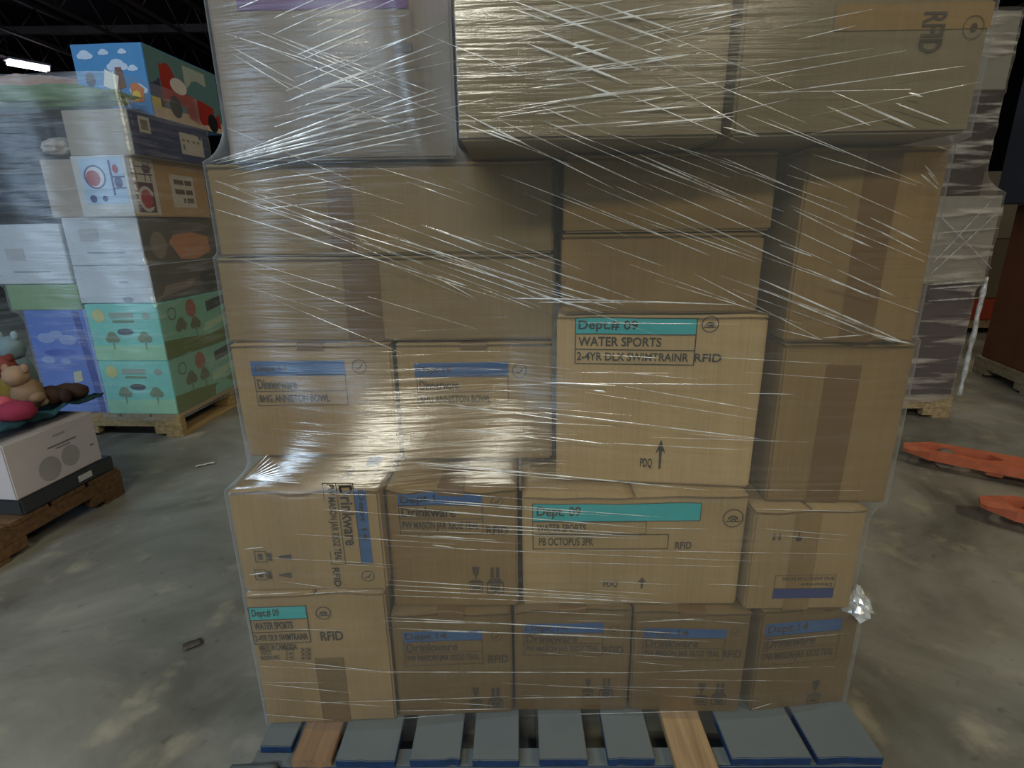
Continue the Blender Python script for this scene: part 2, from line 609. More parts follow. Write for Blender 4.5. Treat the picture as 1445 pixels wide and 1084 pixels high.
class Carton:
    def __init__(self, load, label, P0, P1, z0, z1, depth, mat, cat='carton', name='carton', group=None, seam='y', bulge=0.0, amp=0.0012,
                 flaps=True, tape_top=True, tape_front=None, sag=0.004, seed=0, bev=0.004, tapemat=None, lean=0.0):
        P0, P1 = Vector((P0[0], P0[1], z0)), Vector((P1[0], P1[1], z0))
        u = (P1 - P0)
        self.w, self.d, self.h = u.length, depth, z1 - z0
        u.normalize()
        yaw = math.atan2(u.y, u.x)
        nb = Vector((-u.y, u.x, 0))
        base = (P0 + P1) / 2 + nb * depth / 2
        self.root = empty(name, base, yaw, label, cat, group)
        self.u, self.nb, self.base, self.yaw = u, nb, base, yaw
        w2, d2, h = self.w / 2, depth / 2, self.h
        sd = Vector((seed * 3.7, seed * 1.9, seed * 5.3))

        def warp(p):
            q = noise.noise_vector(p * 5.0 + sd) * amp
            fx = max(0.0, 1 - (p.x / w2) ** 2)
            fz = max(0.0, 1 - ((p.z - h / 2) / (h / 2)) ** 2)
            r = p + q
            if p.y < -d2 * .9:
                r.y -= bulge * fx * fz
            if sag and p.z > h * .8:
                k = (p.z / h - .8) / .2
                r.z += k * sag * noise.noise(Vector((p.x * 14, p.y * 9, 0)) + sd)
                r.y += k * sag * .5 * noise.noise(Vector((p.x * 19, p.y * 7, 9)) + sd)
            r.x += lean * p.z
            return r
        self.warp = warp
        bm = boxbm(-w2, w2, -d2, d2, 0, h - (0.006 if flaps else 0), bevel=bev, cuts=9)
        for v in bm.verts:
            v.co = warp(v.co)
        self.body = obj('body', bm, mat, self.root, True)
        try:
            self.body.data.set_sharp_from_angle(angle=math.radians(50))
        except Exception:
            pass
        if flaps:
            g = 0.0015
            parts = ([(-w2, -g, -d2, d2), (g, w2, -d2, d2)] if seam == 'y' else [(-w2, w2, -d2, -g), (-w2, w2, g, d2)])
            for a, b, c, d_ in parts:
                bm = boxbm(a + .001, b - .001, c - .001, d_ + .001, h - .0062, h - .001, bevel=.0012, cuts=9)
                for v in bm.verts:
                    v.co = warp(v.co)
                obj('top_flap', bm, mat, self.root, True)
        if tape_top and flaps:
            tw = 0.025
            bm = bmesh.new()
            rows = []
            path = [(-d2 - .0022, h - .014), (-d2 - .0022, h - .008), (-d2 - .0022, h - .001), (-d2, h + .0005)] + [(-d2 + depth * k / 8, h + .0005) for k in range(1, 9)]
            for yy, zz in path:
                rows.append([bm.verts.new(warp(Vector((xx, yy, zz))) + Vector((0, 0, .0006))) for xx in ([-tw, 0, tw])])
            if seam == 'y':
                for r1, r2 in zip(rows, rows[1:]):
                    for k in range(2):
                        bm.faces.new((r1[k], r1[k + 1], r2[k + 1], r2[k]))
                obj('tape_strip', bm, tapemat or TAPE, self.root, True)
            else:
                bm.free()
        if tape_front:                          # (x centre, half width, z0, z1) or ('h', z centre, half width, x0, x1)
            bm = bmesh.new()
            if tape_front[0] == 'h':
                _, zc, hw, xa, xb = tape_front
                a0, a1, b0, b1 = xa, xb, zc - hw, zc + hw
            else:
                xc, hw, b0, b1 = tape_front
                a0, a1 = xc - hw, xc + hw
            nx, nz = 8, 10
            g = [[bm.verts.new(warp(Vector((a0 + (a1 - a0) * i / nx, -d2, b0 + (b1 - b0) * j / nz))) + Vector((0, -.0011, 0))) for i in range(nx + 1)] for j in range(nz + 1)]
            for j in range(nz):
                for i in range(nx):
                    bm.faces.new((g[j][i], g[j][i + 1], g[j + 1][i + 1], g[j + 1][i]))
            obj('tape_strip', bm, tapemat or TAPE, self.root, True)
        if load:
            L = lean * h
            c = [P0, P1, P1 + nb * depth, P0 + nb * depth]
            c = [(p.x + u.x * L / 2, p.y + u.y * L / 2) for p in c]
            STACK.setdefault(load, []).append((c, z0, z1))

    def f(self, x, y):
        """photo pixel -> (across, up) on the front face"""
        p = at_plane(x, y, self.base - self.nb * self.d / 2, self.nb)
        q = p - self.base
        return q.dot(self.u), q.z

    def r(self, x0, y0, x1, y1):
        a, b = self.f(x0, y0), self.f(x1, y1)
        return min(a[0], b[0]), min(a[1], b[1]), max(a[0], b[0]), max(a[1], b[1])

    def put(self, pr, name='printed_label'):
        return pr.build(name, self.root, Vector((0, -self.d / 2, 0)), Vector((1, 0, 0)), Vector((0, 0, 1)), Vector((0, -1, 0)), self.warp)

    def put_right(self, pr, name='printed_side'):
        """origin at the front right vertical edge, x runs back"""
        return pr.build(name, self.root, Vector((self.w / 2, -self.d / 2, 0)), Vector((0, 1, 0)), Vector((0, 0, 1)), Vector((1, 0, 0)), self.warp)

    def put_top(self, pr, name='printed_top_mark'):
        return pr.build(name, self.root, Vector((0, -self.d / 2, self.h)), Vector((1, 0, 0)), Vector((0, 1, 0)), Vector((0, 0, 1)), self.warp, off=.0006)


#SPLIT-STRUCTURE
# ------------------------------------------------------------------ room
def concrete():
    m, nt, b = base_mat('worn_concrete')
    tc = N(nt, 'ShaderNodeTexCoord')
    n1 = N(nt, 'ShaderNodeTexNoise')
    n1.inputs['Scale'].default_value = 1.35
    n1.inputs['Detail'].default_value = 9
    n1.inputs['Roughness'].default_value = 0.6
    n1.inputs['Distortion'].default_value = 0.6
    n2 = N(nt, 'ShaderNodeTexNoise')
    n2.inputs['Scale'].default_value = 7
    n2.inputs['Detail'].default_value = 8
    n3 = N(nt, 'ShaderNodeTexNoise')
    n3.inputs['Scale'].default_value = 26
    n3.inputs['Detail'].default_value = 4
    for n in (n1, n2, n3):
        nt.links.new(tc.outputs['Object'], n.inputs['Vector'])
    cr = N(nt, 'ShaderNodeValToRGB')
    e = cr.color_ramp.elements
    e[0].position, e[1].position = 0.36, 0.66
    e[0].color = lin(98, 96, 86) + (1,)
    e[1].color = lin(160, 158, 148) + (1,)
    nt.links.new(n1.outputs['Fac'], cr.inputs['Fac'])
    c2 = N(nt, 'ShaderNodeValToRGB')
    e = c2.color_ramp.elements
    e[0].position, e[1].position = 0.57, 0.70
    e[0].color = (0, 0, 0, 1)
    e[1].color = (1, 1, 1, 1)
    nt.links.new(n2.outputs['Fac'], c2.inputs['Fac'])
    mx = N(nt, 'ShaderNodeMix', data_type='RGBA')
    m5 = N(nt, 'ShaderNodeMath', operation='MULTIPLY')
    nt.links.new(c2.outputs['Color'], m5.inputs[0])
    m5.inputs[1].default_value = 0.45
    nt.links.new(m5.outputs[0], mx.inputs['Factor'])
    nt.links.new(cr.outputs['Color'], mx.inputs['A'])
    mx.inputs['B'].default_value = lin(184, 174, 150) + (1,)
    c3 = N(nt, 'ShaderNodeValToRGB')
    e = c3.color_ramp.elements
    e[0].position, e[1].position = 0.27, 0.36
    e[0].color = (1, 1, 1, 1)
    e[1].color = (0, 0, 0, 1)
    nt.links.new(n3.outputs['Fac'], c3.inputs['Fac'])
    mx2 = N(nt, 'ShaderNodeMix', data_type='RGBA')
    m6 = N(nt, 'ShaderNodeMath', operation='MULTIPLY')
    nt.links.new(c3.outputs['Color'], m6.inputs[0])
    m6.inputs[1].default_value = 0.4
    nt.links.new(m6.outputs[0], mx2.inputs['Factor'])
    nt.links.new(mx.outputs['Result'], mx2.inputs['A'])
    mx2.inputs['B'].default_value = lin(70, 66, 60) + (1,)
    nt.links.new(mx2.outputs['Result'], b.inputs['Base Color'])
    rr = N(nt, 'ShaderNodeMapRange')
    rr.inputs['To Min'].default_value = 0.33
    rr.inputs['To Max'].default_value = 0.62
    nt.links.new(n2.outputs['Fac'], rr.inputs['Value'])
    nt.links.new(rr.outputs[0], b.inputs['Roughness'])
    bp = N(nt, 'ShaderNodeBump')
    bp.inputs['Strength'].default_value = 0.15
    bp.inputs['Distance'].default_value = 0.01
    nt.links.new(n2.outputs['Fac'], bp.inputs['Height'])
    nt.links.new(bp.outputs[0], b.inputs['Normal'])
    return m


X0, X1, Y0, Y1, ZC = -18.0, 15.0, -11.0, 26.0, 7.0
struct('floor', boxbm(X0, X1, Y0, Y1, -0.2, 0.0), concrete())
DARK = flat((26, 26, 32), 0.9)
STEEL = flat((120, 104, 102), 0.6)
struct('ceiling', boxbm(X0, X1, Y0, Y1, ZC, ZC + 0.2), flat((46, 46, 56), 0.9))
WALLM = flat((70, 70, 74), 0.9)
struct('wall_back', boxbm(X0, X1, Y1, Y1 + 0.2, 0, ZC), DARK)
struct('wall_front', boxbm(X0, X1, Y0 - 0.2, Y0, 0, ZC), WALLM)
struct('wall_left', boxbm(X0 - 0.2, X0, Y0, Y1, 0, ZC), DARK)
struct('wall_right', boxbm(X1, X1 + 0.2, Y0, Y1, 0, ZC), DARK)
FRAME = flat((120, 118, 110), .6)
for i_, dx_ in enumerate((-5.6, -12.0)):  # added frames on the blank wall, around the two unseen cool lights
    bm = bmesh.new()
    for xa, xb, za, zb in ((dx_ - 2.0, dx_ - 1.85, 0, 5.4), (dx_ + 1.85, dx_ + 2.0, 0, 5.4), (dx_ - 2.0, dx_ + 2.0, 5.3, 5.45)):
        bx(bm, xa, xb, Y0, Y0 + .14, za, zb)
    struct('light_frame_%d' % (i_ + 1), bm, FRAME)
k = 0
for jx in (-16.9, -14.9, -12.8, -10.4, -8.5, -6.4, -4.3, -2.2, 0, 2.1, 4.2, 6.3, 8.4, 10.5, 12.6):
    k += 1
    bm = bmesh.new()
    bx(bm, jx - .05, jx + .05, Y0, Y1, 6.0, 6.06)
    bx(bm, jx - .05, jx + .05, Y0, Y1, 6.86, 6.94)
    y = Y0
    up = True
    while y < Y1 - .8:
        sweep(bm, [(jx, y, 6.05 if up else 6.88), (jx, y + .8, 6.88 if up else 6.05)], .018, 4)
        up = not up
        y += .8
    struct('trim_%d' % k, bm, STEEL)
for yy in (4.0, 11.0, 18.0):
    k += 1
    struct('trim_%d' % k, boxbm(X0, X1, yy - .07, yy + .07, 6.55, 6.75), STEEL)

# the one strip light that shows over the left hand loads
p = at_z(40, 93, 5.75)
LP = empty('strip_light', p, 1.0, 'bright white strip light glowing under the dark roof, upper left', 'light')
obj('housing', boxbm(-.5, .5, -.22, .22, .06, .12, bevel=.01), flat((190, 190, 200), .5), LP)
em, nt, b = base_mat('lit_tube')
b.inputs['Emission Color'].default_value = (0.86, 0.84, 1, 1)
b.inputs['Emission Strength'].default_value = 14
for s in (-.11, .11):
    obj('tube', sweep(bmesh.new(), [(-.46, s, 0), (.46, s, 0)], .06, 8), em, LP)
for s in (-.4, .4):
    obj('hanger', sweep(bmesh.new(), [(s, 0, .09), (s, 0, 1.2)], .006, 5), STEEL, LP)

#SPLIT-MAIN
# ------------------------------------------------------------------ blue pallet
PB = wood('blue_painted_wood', (8, 50, 98), (100, 107, 108), 1.1)
PW = wood('bare_pallet_wood', (168, 140, 104))
PX = wood('old_bare_pallet_wood', (140, 112, 86))
pal = empty('pallet', (0.093, 1.272, 0), math.radians(-0.6), 'worn blue painted wooden pallet with two bare boards under the tall carton stack', 'pallet')


def board(par, x0, x1, y0, y1, z0, z1, mat, seed, chip=0.0, name='deck_board'):
    bm = boxbm(x0, x1, y0, y1, z0, z1, bevel=.0014, cuts=6)
    for v in bm.verts:
        q = noise.noise_vector(v.co * 9 + Vector((seed, seed * 2, 0)))
        v.co += q * .0018
        if chip and v.co.y < y0 + .06:
            v.co.y += chip * max(0, noise.noise(Vector((v.co.x * 40, seed, 3))))
    o = obj(name, bm, mat, par, True)
    try:
        o.data.set_sharp_from_angle(angle=math.radians(40))
    except Exception:
        pass
    return o


def pallet_parts(par, W, D, boards, H=.14, mat=PB, edge=None, btm=None):
    """boards: (x0, x1, material, overhang) in pallet coordinates, they run front to back; stringers run left to right"""
    for i, (a, b_, m_, oh) in enumerate(boards):
        board(par, a, b_, -D / 2 - oh, D / 2, H - .018, H, m_, i * 1.7 + 1, .005)
    for i, yy in enumerate((-D / 2 + .02, 0, D / 2 - .02)):
        bm = bmesh.new()
        bx(bm, -W / 2, W / 2, yy - .02, yy + .02, .06, H - .018, bevel=.002)
        for xa, xb in ((-W / 2, -W / 2 + .16), (-.12, .12), (W / 2 - .16, W / 2)):
            bx(bm, xa, xb, yy - .02, yy + .02, .018, .062, bevel=.002)
        obj('stringer', bm, mat, par, False)
    for i in range(3):
        xa = -W / 2 + (W - .1) * i / 2
        obj('bottom_board', boxbm(xa, xa + .1, -D / 2, D / 2, 0, .018, bevel=.002), btm or mat, par)


def px_to_pal(x, y):
    p_ = at_z(x, y, .14)
    return p_.x - .093


bl = []
edges = [(372, 416, PB, -.03), (424, 478, PX, .0), (484, 566, PB, .0), (586, 655, PB, 0), (672, 736, PB, 0), (764, 830, PB, 0), (858, 922, PB, 0),
         (948, 1005, PW, .02), (1028, 1138, PB, 0), (1146, 1232, PB, 0)]
for a, b_, m_, oh in edges:
    bl.append((px_to_pal(a, 1050), px_to_pal(b_, 1050), m_, oh))
bl[-1] = (bl[-1][0], .60, PB, 0)
pallet_parts(pal, 1.2, 1.0, bl)
bm = bmesh.new()      # broken end of the first board
bx(bm, -.63, -.54, -.56, -.50, .124, .136, bevel=.003, cuts=4)
for v in bm.verts:
    v.co += noise.noise_vector(v.co * 40) * .004
obj('splintered_board_end', bm, PB, pal, True)

# ------------------------------------------------------------------ the cartons of the wrapped load
G1, G2, G3 = None, None, None


def drink_label(c, L, T, Rr, B, rfid=True, band='Dept.14', ring=None, rfr=None, icons=None, mi=0):
    """the blue banded glassware label; L,T,Rr,B photo pixels of the panel"""
    pr = Print([INK2 if mi else INK, BLUE])
    x0, z0, x1, z1 = c.r(L, T, Rr, B)
    hgt = z1 - z0
    t = .0012
    pr.rect(x0, z1 - hgt * .30, x1, z1, 1)
    pr.text(band, x0 + .004, z1 - hgt * .27, x0 + (x1 - x0) * .55, z1 - hgt * .04)
    pr.frame(x0, z0, x1, z1 - hgt * .28, t)
    pr.rect(x0, z0 + hgt * .37, x1, z0 + hgt * .37 + t, 0, .0003)
    pr.text('Drinkware', x0 + .005, z0 + hgt * .42, x0 + (x1 - x0) * .68, z1 - hgt * .34)
    pr.text('PW MASON JAR 32OZ TEAL', x0 + .005, z0 + hgt * .08, x0 + (x1 - x0) * .95, z0 + hgt * .31)
    c.put(pr, 'printed_label')
    pr = Print([INK2 if mi else INK])
    if ring:
        a = c.f(*ring)
        pr.mark(a[0], a[1], .011, 0, 1)
    if rfr:
        pr2 = Print([INK2 if mi else INK])
        pr2.text('RFID', *c.r(*rfr))
        c.put(pr2, 'printed_letters')
    if ring:
        c.put(pr, 'recycling_mark')
    if icons:
        for kd, ix, iy0, iy1 in icons:
            pr = Print([INK2])
            a, b2 = c.f(ix, iy0), c.f(ix, iy1)
            (pr.glass_over_box if kd == 'g' else pr.bottles_over_shield)(a[0], b2[1], a[1] - b2[1])
            c.put(pr, 'handling_symbol')


def water_label(c, L, T, Rr, B, lines, ring, rfr, mi=0):
    pr = Print([INK, CYAN])
    x0, z0, x1, z1 = c.r(L, T, Rr, B)
    hgt = z1 - z0
    t = .0018
    pr.rect(x0, z1 - hgt * .34, x1, z1, 1)
    pr.frame(x0, z0, x1, z1, t)
    pr.rect(x0, z1 - hgt * .34 - t, x1, z1 - hgt * .34, 0, .0003)
    pr.rect(x0, z1 - hgt * .67 - t, x1, z1 - hgt * .67, 0, .0003)
    pr.text('Dept.# 09', x0 + .006, z1 - hgt * .31, x0 + (x1 - x0) * .52, z1 - hgt * .06)
    pr.text(lines[0], x0 + .006, z1 - hgt * .61, x0 + (x1 - x0) * .72, z1 - hgt * .41)
    pr.text(lines[1], x0 + .004, z0 + hgt * .08, x0 + (x1 - x0) * .95, z1 - hgt * .74)
    c.put(pr, 'printed_label')
    pr = Print([INK])
    a = c.f(*ring)
    pr.mark(a[0], a[1], .0145, 0, 0)
    c.put(pr, 'recycling_mark')
    pr = Print([INK])
    pr.text('RFID', *c.r(*rfr))
    c.put(pr, 'printed_letters')


# --- bottom row
ws = Carton('main', 'brown carton with turquoise WATER SPORTS label, bottom left of the stack', (-.506, .857), (-.246, .864), .14, .452, .5, KRAFT2, seam='y', seed=1, sag=.006, tape_top=False, tape_front=(.01, .028, .0, .16), tapemat=KRAFT5)
water_label(ws, 350, 856, 440, 906, ('WATER SPORTS', '2-4YR DLX SWIMTRAINR'), (457, 865), (452, 891, 485, 903))
pr = Print([INK2])
pr.text('MADE IN CAMBODIA', *ws.r(366, 909, 420, 916))
pr.text('PRODUCT OF', *ws.r(368, 918, 384, 923))
pr.text('PACKING SPEC', *ws.r(368, 925, 396, 930))
for yy in (914, 920, 926):
    pr.text('12 PC', *ws.r(403, yy, 416, yy + 4))
    pr.text('34 CM', *ws.r(425, yy, 439, yy + 5))
ws.put(pr, 'printed_small_lines')

d1 = Carton('main', 'leftmost of the four brown Drinkware cartons standing on the blue pallet', (-.241, .870), (-.008, .876), .14, .391, .48, KRAFT5, seed=2, sag=.01)
drink_label(d1, 568, 892, 682, 936, ring=(701, 897), rfr=(689, 924, 717, 934), icons=[('g', 671, 970, 1000), ('b', 699, 970, 1000)], mi=1)
d2 = Carton('main', 'second from left of the four brown Drinkware cartons standing on the blue pallet', (-.003, .879), (.227, .876), .14, .392, .48, KRAFT5, seed=3, sag=.01)
drink_label(d2, 738, 880, 850, 924, ring=(867, 889), rfr=(850, 911, 879, 922), icons=[('g', 830, 958, 984), ('b', 856, 957, 985)], mi=1)
d3 = Carton('main', 'third from left of the four brown Drinkware cartons standing on the blue pallet', (.231, .876), (.455, .867), .14, .389, .48, KRAFT5, seed=4, sag=.01)
drink_label(d3, 908, 886, 1020, 932, ring=(1038, 891), rfr=(1020, 917, 1045, 928), icons=[('g', 991, 964, 994), ('b', 1017, 964, 994)], mi=1)
d4 = Carton('main', 'rightmost brown Drinkware carton on the blue pallet, slewed at the corner of the stack', (.477, .868), (.683, .890), .14, .388, .22, KRAFT5, seed=5, sag=.012)
drink_label(d4, 1082, 881, 1178, 930, icons=[('g', 1152, 960, 992)], mi=1)

# --- second row
rd = Carton('main', 'brown Drinkware carton lying on its side, its lettering reading downwards', (-.51, .866), (-.240, .863), .453, .662, .42, KRAFT2, seam='x', tape_top=False, seed=6, sag=.012, bulge=.004)
pr = Print([INK, BLUE])
x0, z0, x1, z1 = rd.r(499, 685, 526, 794)
pr.rect(x0, z0, x1, min(z1, rd.h - .004), 1)
pr.text('Dept 14', x0 + .004, z0 + .05, x1 - .004, z1 - .012, 0, -90)
x2 = rd.f(461, 740)[0]
xm = rd.f(481, 740)[0]
pr.frame(x2, z0, x0, z1, .0012)
pr.rect(xm, z0, xm + .0012, z1, 0, .0003)
pr.text('Drinkware', xm + .005, z0 + .040, x0 - .003, z1 - .004, 0, -90)
pr.text('PW MASON JAR 32OZ TEAL', x2 + .005, z0 + .008, xm - .004, z1 - .003, 0, -90)
rd.put(pr, 'printed_label')
pr = Print([INK])
pr.text('RFID', *rd.r(469, 799, 482, 827), 0, -90)
rd.put(pr, 'printed_letters')
pr = Print([INK])
a = rd.f(519, 812)
pr.mark(a[0], a[1], .012, 0, 1)
rd.put(pr, 'recycling_mark')
for iy, kd in ((784, 'g'), (810, 'b')):
    pr = Print([INK2])
    xa, za = rd.f(360, iy)
    xb, zb = rd.f(412, iy)
    hw = .012
    pr.poly([(xb, za + hw * .5), (xb, za - hw * .5), (xb - .02, za - hw * .2), (xb - .024, za - .001), (xb - .024, za + .001), (xb - .02, za + hw * .2)])
    pr.frame(xa, za - hw, xa + .022, za + hw, .0015)
    pr.rect(xa + .024, za - hw * .7, xa + .032, za + hw * .7, 0, .0003)
    pr.rect(xa + .006, za - hw * .5, xa + .015, za + hw * .5, 0, .0003)
    rd.put(pr, 'handling_symbol')
pr = Print([INK2, BLUE])
pr.text('RFID', .058, .03, .074, .075, 0, -90)
pr.rect(.09, .085, .115, .13, 1)
pr.ring(.108, .068, .012, .0015)
rd.put_top(pr)

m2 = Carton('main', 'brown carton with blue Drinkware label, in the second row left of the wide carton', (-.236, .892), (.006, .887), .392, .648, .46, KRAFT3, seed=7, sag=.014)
drink_label(m2, 560, 695, 682, 753, ring=(701, 706), rfr=(686, 742, 717, 753), icons=[('g', 671, 799, 834), ('b', 698, 800, 837)])
oc = Carton('main', 'wide brown carton with long turquoise band and OCTOPUS printed below', (.015, .890), (.429, .883), .392, .630, .46, KRAFT, seed=8, sag=.003, tape_top=False)
pr = Print([INK2, CYAN])
x0, z0, x1, z1 = oc.r(751, 711, 988, 735)
pr.rect(x0, z0, x1, z1, 1)
pr.frame(x0, z0, x1, z1, .0014)
pr.text('Dept. 09', x0 + .008, z0 + .006, x0 + .09, z1 - .006)
x2 = oc.f(912, 745)[0]
z2 = oc.f(800, 754)[1]
z3 = oc.f(800, 775)[1]
x3 = oc.f(943, 765)[0]
pr.frame(x0, z2, x2, z0, .0012)
pr.text('WATER SPORTS', x0 + .008, z2 + .006, x0 + .1, z0 - .005)
pr.frame(x0, z3, x3, z2, .0016)
pr.text('PB OCTOPUS 3PK', x0 + .012, z3 + .008, x0 + .115, z2 - .007)
oc.put(pr, 'printed_label')
pr = Print([INK2])
a = oc.f(1034, 731)
pr.mark(a[0], a[1], .019, 0, 0)
oc.put(pr, 'recycling_mark')
pr = Print([INK2])
pr.text('RFID', *oc.r(953, 764, 975, 774))
oc.put(pr, 'printed_letters')
pr = Print([INK2])
pr.text('PDQ', *oc.r(851, 820, 871, 829))
oc.put(pr, 'printed_letters')
pr = Print([INK2])
a, b2 = oc.f(905, 830), oc.f(905, 814)
pr.arrow(a[0], a[1], b2[1], .009)
oc.put(pr, 'handling_symbol')
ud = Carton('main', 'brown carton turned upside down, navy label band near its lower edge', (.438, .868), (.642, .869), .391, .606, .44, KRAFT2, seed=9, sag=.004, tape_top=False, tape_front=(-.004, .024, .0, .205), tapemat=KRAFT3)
pr = Print([INK2, NAVY])
x0, z0, x1, z1 = ud.r(1091, 831, 1174, 843)
pr.rect(x0, z0, x1, z1, 1)
pr.frame(x0, z1, x1, ud.f(1130, 811)[1], .001)
pr.text('BHG ANNISTON BOWL', x0 + .012, z1 + .018, x1 - .004, z1 + .026, 0, 180)
pr.text('Dinnerware', x0 + .05, z1 + .005, x1 - .006, z1 + .012, 0, 180)
ud.put(pr, 'printed_label')
pr = Print([INK])
for ix in (1093, 1101):
    a, b2 = ud.f(ix, 752), ud.f(ix, 763)
    pr.arrow(a[0], a[1], b2[1], .004)
a = ud.f(1127, 760)
pr.disc(a[0], a[1], .006)
pr.rect(a[0] - .001, a[1], a[0] + .001, a[1] + .016, 0, .0003)
ud.put(pr, 'handling_symbol')

# --- third row
for nm, P0, P1, z0, z1, sd, px, lab in (
        ('a', (-.536, 1.008), (-.229, 1.004), .664, .897, 10, (353, 510, 492, 571, 507, 517), 'brown carton with blue Dinnerware label at the left end of the third row'),
        ('b', (-.222, 1.010), (.078, 1.003), .652, .894, 11, (584, 512, 718, 572, 733, 523), 'brown carton with blue Dinnerware label touching the tall turquoise label carton')):
    c = Carton('main', lab, P0, P1, z0, z1, .44, KRAFT2, seed=sd, sag=.003, tape_top=True)
    pr = Print([INK2, BLUE])
    x0, z0_, x1, z1_ = c.r(*px[:4])
    H = z1_ - z0_
    pr.rect(x0, z1_ - H * .33, x1, z1_, 1)
    pr.text('Dept 14', x0 + .008, z1_ - H * .27, x0 + .07, z1_ - H * .08)
    pr.frame(x0 + .003, z0_, x1, z1_ - H * .3, .0012)
    pr.rect(x0 + .003, z0_ + H * .32, x1, z0_ + H * .32 + .0012, 0, .0003)
    pr.text('Dinnerware', x0 + .008, z0_ + H * .38, x0 + .085, z1_ - H * .40)
    pr.text('BHG ANNISTON BOWL', x0 + .008, z0_ + H * .08, x1 - .035, z0_ + H * .25)
    c.put(pr, 'printed_label')
    pr = Print([INK2])
    a = c.f(px[4], px[5])
    pr.mark(a[0], a[1], .014, 0, 1)
    c.put(pr, 'recycling_mark')

sw = Carton('main', 'tall pale carton with turquoise Dept.# 09 label and black arrow, front centre', (.082, .950), (.437, .905), .632, .955, .22, cardboard('kraft_cardboard_pale', (166, 140, 98)), seam='x', seed=12, sag=.003, tape_top=False)
water_label(sw, 812, 447, 979, 516, ('WATER SPORTS', '2-4YR DLX SWIMTRAINR'), (1002, 457), (980, 499, 1017, 511))
pr = Print([INK])
pr.text('PDQ', *sw.r(903, 646, 919, 661))
sw.put(pr, 'printed_letters')
pr = Print([INK])
a, b2 = sw.f(930, 661), sw.f(932, 620)
pr.arrow(a[0], a[1], b2[1], .009)
sw.put(pr, 'handling_symbol')
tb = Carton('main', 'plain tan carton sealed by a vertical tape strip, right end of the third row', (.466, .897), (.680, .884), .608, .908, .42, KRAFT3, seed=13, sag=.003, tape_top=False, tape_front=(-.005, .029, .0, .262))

# --- fourth row
Carton('main', 'long plain carton at the left, the lower of two taped alike', (-.538, 1.014), (.080, 1.0), .899, 1.056, .5, KRAFT6, seam='x', seed=14, sag=.004, tape_top=False, tape_front=(-.045, .034, .0, .15))
Carton('main', 'long plain carton at the left, the upper of two taped alike', (-.528, 1.012), (.078, 1.0), 1.058, 1.214, .5, KRAFT6, seam='x', seed=15, sag=.004, tape_top=False, tape_front=(-.075, .022, .0, .152))
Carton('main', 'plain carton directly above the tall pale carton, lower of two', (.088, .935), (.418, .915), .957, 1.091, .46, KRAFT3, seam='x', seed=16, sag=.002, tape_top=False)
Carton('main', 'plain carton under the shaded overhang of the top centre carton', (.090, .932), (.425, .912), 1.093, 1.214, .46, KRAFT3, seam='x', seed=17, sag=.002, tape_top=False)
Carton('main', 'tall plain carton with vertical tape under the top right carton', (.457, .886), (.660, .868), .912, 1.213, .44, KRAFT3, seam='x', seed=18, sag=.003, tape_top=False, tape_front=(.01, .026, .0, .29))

# --- top row
tl = Carton('main', 'top left carton behind hazy film with purple band along its top', (-.47, .985), (-.088, .985), 1.217, 1.49, .4, cardboard('grey_cardboard', (122, 112, 102)), seam='x', seed=19, sag=.003, tape_top=False)
pr = Print([flat((96, 66, 112), .7), flat((100, 96, 100), .7)])
pr.rect(*tl.r(330, -28, 576, 12), 0)
pr.rect(*tl.r(580, 14, 583, 44), 1, .0003)
pr.rect(*tl.r(555, 60, 582, 74), 1, .0003)
pr.rect(*tl.r(440, 70, 450, 110), 1, .0003)
tl.put(pr, 'printed_band')
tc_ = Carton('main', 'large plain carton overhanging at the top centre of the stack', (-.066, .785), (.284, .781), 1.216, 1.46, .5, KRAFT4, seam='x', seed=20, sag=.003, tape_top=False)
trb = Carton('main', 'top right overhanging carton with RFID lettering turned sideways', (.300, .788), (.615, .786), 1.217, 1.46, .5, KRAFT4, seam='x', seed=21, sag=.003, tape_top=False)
trb2 = trb
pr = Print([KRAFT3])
pr.rect(*trb.r(1180, 6, 1396, 40), 0)
trb.put(pr, 'tape_strip')
pr = Print([INK2])
pr.text('RFID', *trb.r(1303, 17, 1325, 74), 0, -90, .0008)
trb.put(pr, 'printed_letters')
pr = Print([INK2])
a = trb.f(1372, 39)
pr.ring(a[0], a[1], .0135, .001, lift=.0008)
pr.disc(a[0] + .001, a[1], .004, .005, lift=.0008)
trb.put(pr, 'recycling_mark')


